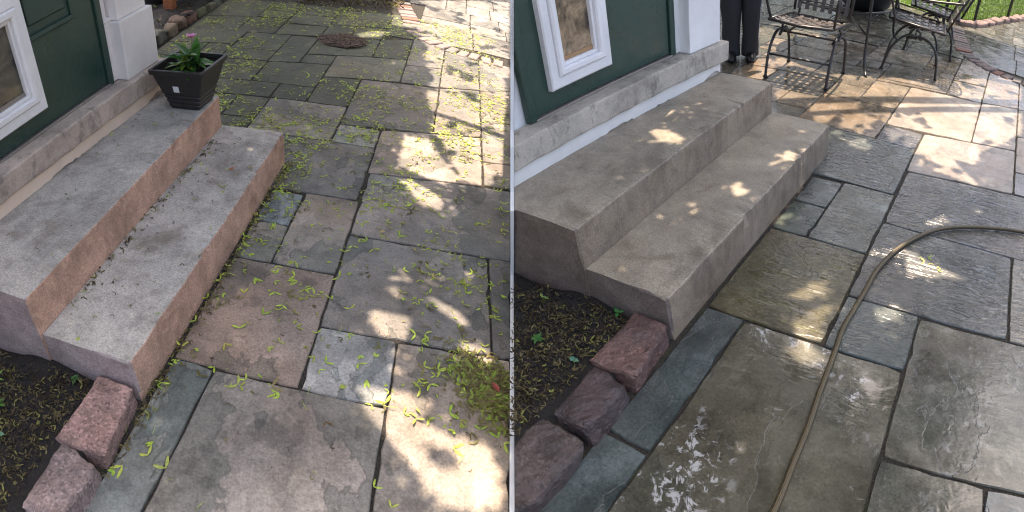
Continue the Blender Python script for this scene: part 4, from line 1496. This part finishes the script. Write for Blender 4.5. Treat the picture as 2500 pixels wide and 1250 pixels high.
# ------------------------------------------------------------------ iron patio furniture
def chair(Yd, x, y, rot, label, detail=True):
    """woven-strap iron armchair on sprung legs; front faces local -y"""
    t = thing(Yd, 'patio_chair', label, 'chair', (x, y, 0), 'iron patio chairs')
    T = Matrix.Translation((x, y, 0)) @ Matrix.Rotation(rot, 4, 'Z')
    W, D, SZ = 0.25, 0.25, 0.41

    def add(name, bm, mat, smooth=True):
        bmesh.ops.transform(bm, matrix=T, verts=bm.verts)
        return mesh_obj(name, bm, MAT[mat], t, (x, y, 0), smooth)

    def seat_z(v, u=0.0):
        return SZ + 0.018 * math.cos((v + D) / (2 * D) * math.pi) + 0.012 * (abs(u) / W) ** 2
    # seat frame
    ring = [(-W, -D), (0, -D - 0.015), (W, -D), (W, 0), (W, D), (0, D), (-W, D), (-W, 0), (-W, -D)]
    add('seat_frame', bm_tube([(a, b, seat_z(b, a)) for a, b in ring], 0.011, 8), 'iron')
    # woven straps
    def strap(p, wdt, axis, name):
        bm = bmesh.new()
        rows = []
        for q in p:
            o_ = Vector((0, wdt / 2, 0)) if axis == 0 else Vector((wdt / 2, 0, 0))
            rows.append([bm.verts.new(Vector(q) + s_ * o_ + Vector((0, 0, h))) for s_, h in ((-1, 0.0015), (1, 0.0015), (1, -0.0015), (-1, -0.0015))])
        for a_, b_ in zip(rows, rows[1:]):
            for k in range(4):
                bm.faces.new((a_[k], a_[(k + 1) % 4], b_[(k + 1) % 4], b_[k]))
        bm.faces.new(rows[0][::-1])
        bm.faces.new(rows[-1])
        add(name, fix(bm), 'strap', False)
    nx, ny = 8, 7
    us = [-W + 2 * W * (i + 0.5) / nx for i in range(nx)]
    vs2 = [-D + 2 * D * (j + 0.5) / ny for j in range(ny)]
    for i, u in enumerate(us):
        strap([(u, -D, seat_z(-D, u) + 0.004)] + [(u, v, seat_z(v, u) + (0.005 if (i + j) % 2 else -0.003) - 0.012) for j, v in enumerate(vs2)] + [(u, D, seat_z(D, u) + 0.004)], 0.036, 1, 'seat_strap')
    for j, v in enumerate(vs2):
        strap([(-W, v, seat_z(v, W) + 0.004)] + [(u, v, seat_z(v, u) + (-0.003 if (i + j) % 2 else 0.005) - 0.012) for i, u in enumerate(us)] + [(W, v, seat_z(v, W) + 0.004)], 0.034, 0, 'seat_strap')
    # back
    def bk(u, h):
        return (u, D + 0.01 + 0.16 * h + 0.05 * h * h, SZ + 0.02 + 0.5 * h)
    add('back_frame', bm_tube([bk(-W * 0.95, 0), bk(-W * 0.98, 0.4), bk(-W * 0.9, 0.85), bk(-W * 0.45, 1.05), bk(0, 1.1), bk(W * 0.45, 1.05), bk(W * 0.9, 0.85), bk(W * 0.98, 0.4), bk(W * 0.95, 0)], 0.011, 8), 'iron')
    for i in range(7):
        u = -W * 0.8 + W * 1.6 * i / 6
        strap([bk(u, h) for h in (0.03, 0.25, 0.5, 0.75, 1.0)], 0.034, 1, 'back_strap')
    for h in (0.15, 0.32, 0.49, 0.66, 0.83):
        bm = bm_tube([bk(-W * 0.96, h), bk(0, h + 0.005), bk(W * 0.96, h)], 0.006, 6)
        add('back_rail', bm, 'strap')
    for s in (-1, 1):
        # arm: up from the seat front, scroll, back to the back frame
        add('arm', bm_tube(smooth_path([(s * W, -D * 0.8, seat_z(-D * 0.8)), (s * (W + 0.02), -D * 0.95, SZ + 0.13), (s * (W + 0.03), -D * 1.05, SZ + 0.22), (s * (W + 0.03), -D * 0.7, SZ + 0.25), (s * (W + 0.03), 0.05, SZ + 0.235), (s * W, D + 0.09, SZ + 0.27)], 5), 0.0105, 8), 'iron')
        # sprung front leg bows out under the seat; back leg
        lg = add('leg', bm_tube(smooth_path([(s * (W - 0.03), 0.06, SZ - 0.1), (s * (W - 0.01), -0.05, SZ - 0.075), (s * W, -0.14, SZ - 0.13), (s * (W + 0.005), -0.21, SZ - 0.24), (s * (W + 0.005), -0.25, 0.0)], 6), 0.0115, 8), 'iron')
        add('leg', bm_tube(smooth_path([(s * (W - 0.03), -0.08, SZ - 0.11), (s * (W - 0.02), 0.05, SZ - 0.08), (s * W, 0.16, SZ - 0.12), (s * W, 0.22, SZ - 0.22), (s * W, 0.25, 0.0)], 6), 0.0115, 8), 'iron')
        add('spring', bm_tube(smooth_path([(s * (W - 0.01), 0.0, SZ - 0.02), (s * (W - 0.005), 0.04, SZ - 0.05), (s * (W - 0.01), 0.0, SZ - 0.1)], 5), 0.01, 6), 'iron')
        for yy in (-0.25, 0.25):
            add('foot', bm_lathe([(0.001, 0.0), (0.017, 0.0), (0.018, 0.012), (0.012, 0.02), (0.001, 0.02)], 10, (s * (W + (0.005 if yy < 0 else 0)), yy, 0.0)), 'rubber')
    add('stretcher', bm_tube([(-W, -0.205, 0.175), (W, -0.205, 0.175)], 0.009, 6), 'iron')
    add('stretcher', bm_tube([(-W + 0.02, 0.0, SZ - 0.1), (W - 0.02, 0.0, SZ - 0.1)], 0.009, 6), 'iron')
    return t


chair(Y_R, -0.64, 3.11, 0.0, 'iron chair facing the steps, its woven seat shadow on the paving')
chair(Y_R, 0.06, 4.05, math.radians(-82), 'iron chair turned sideways, nearest the curved brick edging')
chair(Y_R, 0.1, 4.92, math.radians(-84), 'iron chair behind the sideways chair, in front of the fence')

tb = thing(Y_R, 'patio_table', 'dark iron patio table, only its slender legs in view between the chairs', 'table', (-0.62, 4.2, 0))
for fx, fy in ((-0.2, 3.4), (-1.3, 4.4), (-0.25, 5.0)):
    c = Vector((-0.62, 4.2, 0))
    d = (Vector((fx, fy, 0)) - c)
    mesh_obj('leg', bm_tube(smooth_path([Vector((fx, fy, 0)), c + d * 0.86 + Vector((0, 0, 0.1)), c + d * 0.82 + Vector((0, 0, 0.4)), c + d * 0.8 + Vector((0, 0, 0.71))], 5), 0.013, 8), MAT['iron'], tb, (-0.62, 4.2, 0), True)
    mesh_obj('stretcher', bm_tube([c + Vector((0, 0, 0.3)), c + d * 0.83 + Vector((0, 0, 0.3))], 0.009, 6), MAT['iron'], tb, (-0.62, 4.2, 0), True)
mesh_obj('table_top', bm_lathe([(0.001, 0.725), (0.6, 0.725), (0.612, 0.715), (0.6, 0.705), (0.001, 0.705)], 40, (-0.62, 4.2, 0)), MAT['iron'], tb, (-0.62, 4.2, 0))

kp = thing(Y_R, 'black_pot', 'large black rounded pot behind the patio table', 'pot', (-1.0, 6.35, 0))
mesh_obj('body', bm_lathe([(0.001, 0.0), (0.24, 0.0), (0.32, 0.06), (0.4, 0.22), (0.42, 0.4), (0.4, 0.55), (0.44, 0.58), (0.44, 0.61), (0.38, 0.6), (0.001, 0.5)], 36, (-1.0, 6.35, 0)), MAT['darkpot'], kp, (-1.0, 6.35, 0), True)


# ------------------------------------------------------------------ person standing beyond the house corner
def loft(rings, n=16):
    """rings: (centre, rx, ry) elliptical sections"""
    bm = bmesh.new()
    rv = []
    for c, rx, ry in rings:
        rv.append([bm.verts.new((c[0] + rx * math.cos(2 * math.pi * k / n), c[1] + ry * math.sin(2 * math.pi * k / n), c[2])) for k in range(n)])
    for a, b in zip(rv, rv[1:]):
        for k in range(n):
            bm.faces.new((a[k], a[(k + 1) % n], b[(k + 1) % n], b[k]))
    bm.faces.new(rv[0][::-1])
    bm.faces.new(rv[-1])
    return fix(bm)


PX, PY = -1.30, 3.24
person = thing(Y_R, 'person', 'person in charcoal track trousers with white side stripe and black shoes by the house corner', 'person', (PX, PY, 0))
me = bpy.data.meshes.new('body')
J = [(0, 0, 0.95), (-0.085, 0, 0.9), (-0.085, 0.0, 0.5), (-0.085, 0.02, 0.09), (0.085, 0, 0.9), (0.085, -0.01, 0.5), (0.085, 0.0, 0.09), (0, 0, 1.15), (0, 0.0, 1.38), (0, -0.01, 1.47), (0, 0.0, 1.56), (0, 0, 1.68),
     (-0.18, 0, 1.4), (-0.24, 0, 1.12), (-0.25, 0.06, 0.9), (0.18, 0, 1.4), (0.24, 0, 1.12), (0.25, 0.06, 0.9), (-0.25, 0.09, 0.82), (0.25, 0.09, 0.82)]
E_ = [(0, 1), (1, 2), (2, 3), (0, 4), (4, 5), (5, 6), (0, 7), (7, 8), (8, 9), (9, 10), (10, 11), (8, 12), (12, 13), (13, 14), (8, 15), (15, 16), (16, 17), (14, 18), (17, 19)]
RAD = [0.13, 0.085, 0.06, 0.04, 0.085, 0.06, 0.04, 0.12, 0.11, 0.05, 0.075, 0.085, 0.055, 0.042, 0.03, 0.055, 0.042, 0.03, 0.03, 0.03]
FACE = math.radians(-150)
RP = Matrix.Rotation(FACE, 4, 'Z')
me.from_pydata([tuple(RP @ Vector(j)) for j in J], E_, [])
body = bpy.data.objects.new('body', me)
COL.objects.link(body)
body.parent = person
me.materials.append(MAT['skin'])
md = body.modifiers.new('skin', 'SKIN')
for v, q in zip(me.skin_vertices[0].data, RAD):
    v.radius = (q, q)
me.skin_vertices[0].data[0].use_root = True
body.modifiers.new('sub', 'SUBSURF').levels = 2
body.modifiers['sub'].render_levels = 2
ORG['body'] = Vector((0, 0, 0))
ORG[person.name] = Vector((PX, PY, 0))


def wear(name, bm, mat, smooth=True):
    bmesh.ops.transform(bm, matrix=Matrix.Translation((PX, PY, 0)) @ RP, verts=bm.verts)
    return mesh_obj(name, bm, MAT[mat], person, (PX, PY, 0), smooth)


def fold(bm, amp=0.006):
    for v in bm.verts:
        v.co += Vector((vn3(v.co + Vector((2, 0, 0)), 8), vn3(v.co + Vector((0, 5, 0)), 8), 0)) * amp * 3.2 + Vector((vn3(v.co * 1.0, 24), vn3(v.co.zxy, 30), 0)) * amp * 1.6
    return bm


for s in (-1, 1):
    o_ = -0.012 if s > 0 else 0.012
    rings = [((s * 0.085, 0.012, 0.035), 0.082, 0.088), ((s * 0.085, 0.01, 0.07), 0.08, 0.084), ((s * 0.085, 0.01, 0.13), 0.076, 0.08), ((s * 0.085, 0.008, 0.2), 0.076, 0.08), ((s * 0.085, 0.005, 0.3), 0.08, 0.085), ((s * 0.085, 0, 0.42), 0.085, 0.09), ((s * 0.085, 0, 0.52), 0.088, 0.093), ((s * 0.085, 0, 0.66), 0.094, 0.1), ((s * 0.086, 0, 0.8), 0.1, 0.108), ((s * 0.085, 0, 0.93), 0.1, 0.115)]
    leg = wear('trouser_leg', fold(loft(rings, 22)), 'trousers')
    # white stripes down the outer seam
    for dy in (-0.012, 0.012):
        bm = bmesh.new()
        rows = []
        for c, rx, ry in rings:
            for_x = c[0] + s * (rx + 0.004)
            rows.append([bm.verts.new((for_x, c[1] + dy - 0.005, c[2])), bm.verts.new((for_x, c[1] + dy + 0.005, c[2])), bm.verts.new((for_x - s * 0.006, c[1] + dy + 0.005, c[2])), bm.verts.new((for_x - s * 0.006, c[1] + dy - 0.005, c[2]))])
        for a_, b_ in zip(rows, rows[1:]):
            for k in range(4):
                bm.faces.new((a_[k], a_[(k + 1) % 4], b_[(k + 1) % 4], b_[k]))
        wear('stripe', fold(fix(bm)), 'stripe', False)
    sh = [((s * 0.085, 0.03, 0.0), 0.045, 0.12), ((s * 0.085, 0.045, 0.012), 0.05, 0.14), ((s * 0.085, 0.045, 0.035), 0.048, 0.135), ((s * 0.085, 0.03, 0.06), 0.043, 0.105), ((s * 0.085, 0.0, 0.085), 0.036, 0.06)]
    wear('shoe', loft(sh, 20), 'shoe')
wear('shirt', fold(loft([((0, 0, 0.9), 0.17, 0.115), ((0, 0, 1.0), 0.17, 0.12), ((0, 0, 1.2), 0.175, 0.125), ((0, 0, 1.38), 0.18, 0.115), ((0, 0, 1.45), 0.12, 0.08), ((0, 0, 1.48), 0.06, 0.06)], 22)), 'shirt')
wear('hair', loft([((0, -0.015, 1.62), 0.09, 0.1), ((0, -0.02, 1.7), 0.095, 0.108), ((0, -0.015, 1.76), 0.075, 0.085), ((0, -0.01, 1.785), 0.03, 0.035)], 18), 'hair')

# ------------------------------------------------------------------ lawn and fence beyond the wet yard
LAWN = [(0.02, 6.95), (0.2, 6.98), (0.41, 7.33), (0.64, 8.1), (0.89, 8.88), (1.12, 9.6), (1.82, 11.2), (1.82, 17), (-4.2, 17), (-4.2, 7.6), (-1.0, 7.4)]
bm = bmesh.new()
a_, b_ = [bm.verts.new((x, y, 0.012)) for x, y in LAWN], [bm.verts.new((x, y, -0.3)) for x, y in LAWN]
bm.faces.new(a_)
for i in range(len(LAWN)):
    j = (i + 1) % len(LAWN)
    bm.faces.new((b_[i], b_[j], a_[j], a_[i]))
solo(Y_R, 'lawn', fix(bm), MAT['lawn'], kind='structure')


def inside(px_, py_, poly):
    px_, py_ = np.asarray(px_), np.asarray(py_)
    res = np.zeros(px_.shape, bool)
    for (x0, y0), (x1, y1) in zip(poly, poly[1:] + poly[:1]):
        if y0 == y1:
            continue
        c = ((y0 > py_) != (y1 > py_)) & (px_ < (x1 - x0) * (py_ - y0) / (y1 - y0) + x0)
        res ^= c
    return res


N = 26000
gx, gy = rng.uniform(-1.4, 1.8, N), 6.9 + 6.5 * rng.random(N) ** 1.3
keep = inside(gx, gy, LAWN)
gx, gy = gx[keep], gy[keep]
N = len(gx)
hgt, ang, lean = rng.uniform(0.035, 0.085, N), rng.uniform(0, 6.28, N), rng.normal(0, 0.35, (N, 2))
V = np.zeros((N, 3, 3))
wd = 0.006
V[:, 0] = np.stack([gx - wd * np.cos(ang), gy - wd * np.sin(ang), np.full(N, 0.01)], 1)
V[:, 1] = np.stack([gx + wd * np.cos(ang), gy + wd * np.sin(ang), np.full(N, 0.01)], 1)
V[:, 2] = np.stack([gx + lean[:, 0] * hgt, gy + lean[:, 1] * hgt, hgt], 1)
tone = np.repeat(rng.random(N), 3)
o = np_mesh('grass', V.reshape(-1, 3), np.arange(3 * N).reshape(-1, 3), MAT['grass'], tone)
o.matrix_world = Y_R.M
tag(o, 'sunlit green lawn grass behind the wire fence', 'grass', kind='stuff')
fn = thing(Y_R, 'wire_fence', 'black wire fence on slim posts in front of the lawn', 'fence', (0.4, 7.34, 0))
FL = [(0.02, 6.75), (0.4, 7.34), (0.86, 8.79), (1.35, 10.3), (1.82, 11.6)]
for x, y in FL:
    mesh_obj('post', bm_box((x - 0.022, y - 0.022, -0.05), (x + 0.022, y + 0.022, 1.0), 0.004), MAT['iron'], fn, (x, y, 0))
for (x0, y0), (x1, y1) in zip(FL, FL[1:]):
    d = Vector((x1 - x0, y1 - y0, 0))
    L = d.length
    bm = bmesh.new()
    k = 0.04
    while k < L:
        p = Vector((x0, y0, 0)) + d * (k / L)
        bm_tube([p + Vector((0, 0, 0.03)), p + Vector((0, 0, 0.92))], 0.003, 3, bm, False)
        k += 0.05
    for zz in np.arange(0.05, 0.95, 0.1):
        bm_tube([(x0, y0, zz), (x1, y1, zz)], 0.003, 3, bm, False)
    mesh_obj('wire_mesh', bm, MAT['iron'], fn, (x0, y0, 0))
# rough stone edging in front of the lawn
le = thing(Y_R, 'lawn_edging', 'low pinkish stone edging between wet paving and lawn', 'stone edging', (0.6, 8.0, 0))
ep = smooth_path([(0.24, 6.9, 0), (0.46, 7.2, 0), (0.7, 8.0, 0), (0.95, 8.8, 0), (1.2, 9.6, 0), (1.7, 11, 0)], 10)
d, nxt, i = 0, 0.1, 0
r = random.Random(8)
for a, b in zip(ep, ep[1:]):
    d += (b - a).length
    if d >= nxt:
        L = r.uniform(0.14, 0.2)
        nxt = d + L * 2 + 0.01
        t = (b - a).normalized()
        R = Matrix((Vector((t.y, -t.x, 0)), t, Vector((0, 0, 1)))).transposed()
        c = b.copy()
        bm = rough_block((-0.07, -L, -0.03), (0.07, L, 0.06), i + 40, 0.02, 0.01, 3, lambda v: R @ v + c)
        o = mesh_obj('edging_stone', bm, MAT['rubble'], le, c, True)
        o.color = (0.2, 0.14, 0.12, 1)
        i += 1

# ------------------------------------------------------------------ the maple overhead: its crown lies above the picture and dapples both yards
SUNLIT_L = [
(0.82,[(0.11,6.08),(1.64,7.7),(1.36,2.94),(1.1,2.72),(0.81,2.65),(0.71,3.17),(0.75,3.59),(0.62,3.97),(0.64,4.45),(0.41,5.0),(0.21,5.03)]),
(0.85,[(0.81,2.65),(1.36,2.94),(1.29,1.8),(1.02,1.89),(0.91,2.17)]),
(1,[(0.62,2.35),(0.8,2.36),(0.89,2.1),(1.02,1.89),(0.91,1.79),(0.8,1.84),(0.63,1.93)]),
(1,[(0.65,1.75),(0.74,1.78),(0.92,1.62),(0.91,1.5),(0.81,1.51)]),
(0.9,[(0.76,2.63),(1.1,2.58),(1.11,2.26),(0.96,2.28),(0.82,2.44)]),
(1,[(0.66,0.67),(0.83,0.66),(0.83,0.59),(0.81,0.5),(0.73,0.51),(0.67,0.57)]),
(1,[(0.87,0.81),(0.99,0.77),(1.08,0.67),(1.03,0.65),(0.94,0.72)]),
(1,[(0.67,0.8),(0.76,0.83),(0.77,0.77),(0.7,0.75)]),
(1,[(0.69,0.93),(0.89,0.92),(0.89,0.89),(0.71,0.87)]),
(1,[(0.9,1.0),(0.98,0.99),(1.02,0.96),(0.93,0.93)]),
(1,[(1.2,1.13),(1.25,1.13),(1.25,0.99)]),
(0.6,[(1.0,0.57),(1.15,0.56),(1.13,0.39),(0.99,0.42)]),
(1,[(0.68,0.28),(0.74,0.33),(0.79,0.4),(0.86,0.34),(0.88,0.28),(0.94,0.24),(0.9,0.18),(1.0,0.14),(1.03,0.14),(1.1,0.13),(1.19,0.08),(1.18,-0.09),(0.99,-0.11),(0.8,0.08),(0.7,0.18)]),
(-1,[(0.93,0.08),(0.98,0.08),(1.03,0.05),(1.0,0.02),(0.94,0.04)]),
(1,[(-0.05,4.48),(0.07,4.68),(0.25,4.76),(0.16,4.5),(-0.0,4.38)])]
SUNLIT_R = [
(1,[(-0.71,0.61),(-0.72,0.73),(-0.59,0.63)]),
(1,[(-0.7,0.78),(-0.69,0.9),(-0.68,1.0),(-0.61,0.94),(-0.64,0.83)]),
(1,[(-0.6,0.67),(-0.54,0.73),(-0.44,0.7),(-0.38,0.62),(-0.49,0.59)]),
(0.8,[(-0.56,0.97),(-0.53,1.04),(-0.49,0.98),(-0.53,0.94)]),
(1,[(-0.34,0.29),(-0.33,0.42),(-0.3,0.38),(-0.31,0.29)]),
(0.9,[(-0.31,0.41),(-0.25,0.5),(-0.25,0.59),(-0.21,0.52),(-0.23,0.47),(-0.28,0.41)]),
(1,[(-0.17,0.75),(-0.19,0.81),(-0.06,0.73),(-0.11,0.65)]),
(0.8,[(-0.18,0.64),(-0.16,0.69),(-0.14,0.64),(-0.16,0.62)]),
(1,[(-0.08,1.05),(-0.08,1.21),(-0.02,1.25),(-0.02,1.14)]),
(1,[(-0.76,0.79),(-0.75,0.89),(-0.7,0.88),(-0.7,0.77)]),
(1,[(-0.77,0.62),(-0.76,0.72),(-0.72,0.7),(-0.72,0.6)]),
(1,[(0.26,0.41),(0.34,0.54),(0.4,0.59),(0.37,0.42),(0.32,0.4)]),
(0.9,[(0.34,0.26),(0.4,0.41),(0.46,0.44),(0.45,0.29),(0.49,0.24),(0.41,0.17)]),
(1,[(0.38,0.14),(0.41,0.19),(0.48,0.18),(0.53,0.17),(0.49,0.1),(0.43,0.09)]),
(1,[(0.6,0.48),(0.69,0.55),(0.73,0.49),(0.68,0.43),(0.63,0.43)]),
(1,[(0.63,1.34),(0.73,1.44),(0.83,1.33),(0.71,1.25)]),
(0.8,[(0.53,0.86),(0.61,0.98),(0.95,0.85),(0.63,0.74)]),
(1,[(-0.0,0.92),(0.06,1.03),(0.09,0.94),(0.03,0.87)]),
(0.88,[(0.14,2.53),(0.17,3.27),(0.48,3.87),(1.17,4.22),(1.19,3.11),(1.04,2.74),(0.9,2.45),(0.87,2.18),(0.73,2.16),(0.95,1.85),(0.45,1.94),(0.45,2.33),(0.19,2.46)]),
(0.8,[(-1.52,4.66),(-0.49,4.45),(-0.15,3.43),(0.5,4.05),(0.92,4.65),(1.17,4.79),(1.17,4.15),(0.16,3.19),(0.15,2.74),(0.09,2.15),(-0.14,1.99),(-0.41,2.5),(-0.58,2.38),(-0.87,2.85),(-0.99,2.78),(-1.63,4.25)]),
(1,[(-1.15,2.8),(-1.05,3.06),(-0.92,3.05),(-0.81,2.77),(-1.07,2.71)]),
(0.45,[(-0.33,2.46),(0.16,2.45),(0.45,2.33),(0.43,1.85),(0.15,1.92),(-0.1,2.05)]),
(1,[(-0.01,8.92),(1.09,11.92),(1.12,9.46),(0.2,6.78)])]


def lit(Yd, x, y):
    out = np.zeros(x.shape, bool)
    dark = np.zeros(x.shape, bool)
    nz = 0.6 * DAP(x * 6.5 + 3, y * 4.5) + 0.4 * DAP(x * 17 + 9, y * 13 + 4)
    for p_, poly in (SUNLIT_L if Yd is Y_L else SUNLIT_R):
        ins = inside(x, y, poly)
        if p_ < 0:
            dark |= ins
        elif p_ >= 1:
            out |= ins
        else:
            out |= ins & (nz < 0.5 + (p_ - 0.5) * 0.62)
    return out & ~dark


DAP = value_noise(15)
tree = bpy.data.objects.new('maple_tree', None)
COL.objects.link(tree)
tree.location = (7.2, 4.2, -0.45)
tag(tree, 'tall maple tree standing off to the right, its crown spreading overhead', 'tree')
tree_mi = Matrix.Translation(-tree.location)
LV, LT = [], []


def twig_leaves(Yd, x, y, z, s):
    """one leaf per point, hung where the sun's ray to paving point (x, y) passes height z"""
    n = len(x)
    c = np.stack([x + Yd.sun.x * z, y + Yd.sun.y * z, z], 1)
    a = rng.normal(0, 1, (n, 3))
    a /= np.linalg.norm(a, axis=1, keepdims=True)
    nrm = np.array([Yd.sun.x, Yd.sun.y, 1.0]) * 1.1 + a
    nrm /= np.linalg.norm(nrm, axis=1, keepdims=True)
    t = np.cross(nrm, rng.normal(0, 1, (n, 3)))
    t /= np.linalg.norm(t, axis=1, keepdims=True)
    b = np.cross(nrm, t)
    s = s[:, None]
    quad = np.stack([c - t * s, c - b * s * 0.8 + t * s * 0.1, c + t * s, c + b * s * 0.8 + t * s * 0.1], 1)
    M3, tr = np.array(Yd.M.to_3x3()), np.array(Yd.M.translation)
    LV.append(quad.reshape(-1, 3) @ M3.T + tr - np.array(tree.location))
    LT.append(np.repeat(rng.random(n), 4))


for Yd, (x0, x1, y0, y1) in ((Y_L, (-2.7, 1.9, -1.0, 8.2)), (Y_R, (-3.0, 2.0, -1.2, 6.6))):
    for dens, lo, hi, gap in ((5200, 0.016, 0.027, 0.0), (900, 0.062, 0.09, 0.07)):
        n = int((x1 - x0) * (y1 - y0) * dens)
        x, y, z = rng.uniform(x0, x1, n), rng.uniform(y0, y1, n), rng.uniform(4.0, 4.9, n)
        k = ~lit(Yd, x, y) & np.array(((x - Yd.bp[0]) * Yd.bn[0] + (y - Yd.bp[1]) * Yd.bn[1]) > -0.02)
        near = np.zeros(n, bool)
        for q in range(8):
            near |= lit(Yd, x + 0.09 * math.cos(q * 0.785), y + 0.09 * math.sin(q * 0.785))
        k &= ~near if gap else (near | (rng.random(n) < 0.12))
        x, y, z = x[k], y[k], z[k]
        twig_leaves(Yd, x, y, z, rng.uniform(lo, hi, len(x)))
V = np.concatenate(LV)
crown = np_mesh('crown', V, np.arange(len(V)).reshape(-1, 4), MAT['crown'], np.concatenate(LT))
crown.parent = tree
ORG[tree.name] = Vector((0, 0, 0))
trunk = mesh_obj('trunk', bm_tube(smooth_path([(0, 0, 0), (0.05, 0.0, 2.0), (-0.1, 0.1, 3.6), (-0.4, 0.2, 5.0), (-1.0, 0.3, 6.4)], 5), [0.3 - 0.009 * i for i in range(21)], 14), MAT['bark'], tree, (0, 0, 0), True)
for i, q in enumerate(((-4.6, -1.5), (-6.2, 0.8), (-8.8, 1.6), (-9.6, -1.4), (-5.0, 2.6), (-7.4, -2.2))):
    st_ = Vector((-0.4 - 0.08 * i, 0.2, 5.0 + 0.2 * i))
    en = Vector((q[0], q[1], 6.1 + 0.1 * i))
    mesh_obj('limb', bm_tube(smooth_path([st_, st_.lerp(en, 0.35) + Vector((0, 0, 0.5)), st_.lerp(en, 0.7) + Vector((0, 0, 0.3)), en], 5), [0.1 - 0.005 * k for k in range(16)], 8), MAT['bark'], tree, (0, 0, 0), True)


# ------------------------------------------------------------------ unseen hedges added to darken sky light and wet reflections
def unseen_hedge(Yd, line, h, label):
    t = thing(Yd, 'unseen_hedge', label, 'unseen_hedge', (line[0][0], line[0][1], 0), 'unseen hedges added beyond the yards')
    V = []
    for (x0, y0), (x1, y1) in zip(line, line[1:]):
        L = math.hypot(x1 - x0, y1 - y0)
        n = int(L * h * 900)
        k = rng.random(n)
        dx, dy = (y1 - y0) / L, -(x1 - x0) / L
        off = rng.normal(0, 0.22, n)
        c = np.stack([x0 + (x1 - x0) * k + dx * off, y0 + (y1 - y0) * k + dy * off, h * rng.random(n) ** 0.9 + 0.15 * VN(k * L * 3, off + 4)], 1)
        a, b = rng.normal(0, 1, (n, 3)), rng.normal(0, 1, (n, 3))
        a /= np.linalg.norm(a, axis=1, keepdims=True)
        b = np.cross(a, b)
        b /= np.linalg.norm(b, axis=1, keepdims=True)
        s = rng.uniform(0.04, 0.07, (n, 1))
        V.append(np.stack([c - a * s, c - b * s * 0.6, c + a * s, c + b * s * 0.6], 1).reshape(-1, 3))
        bm = bmesh.new()
        for i in range(int(L / 0.5)):
            q = (i + 0.5) / int(L / 0.5)
            bx, by = x0 + (x1 - x0) * q, y0 + (y1 - y0) * q
            bm_tube([(bx, by, -0.2), (bx + 0.05, by, h * 0.5), (bx, by + 0.05, h * 0.9)], [0.03, 0.02, 0.01], 5, bm)
        mesh_obj('stems', bm, MAT['bark'], t, (line[0][0], line[0][1], 0))
    V = np.concatenate(V) - np.array((line[0][0], line[0][1], 0))
    o = np_mesh('foliage', V, np.arange(len(V)).reshape(-1, 4), MAT['crown'], np.repeat(rng.random(len(V) // 4), 4))
    o.parent = t


unseen_hedge(Y_L, [(-5.0, 7.6), (-1.5, 8.2), (1.55, 10.2)], 2.6, 'tall unseen hedgerow added beyond the dry yard to cut sky light')
unseen_hedge(Y_R, [(-5.6, 8.6), (-2.0, 9.6), (-0.2, 12.5), (0.6, 17.5), (4.0, 19.0)], 2.8, 'tall unseen hedgerow added beyond the lawn to darken reflections')
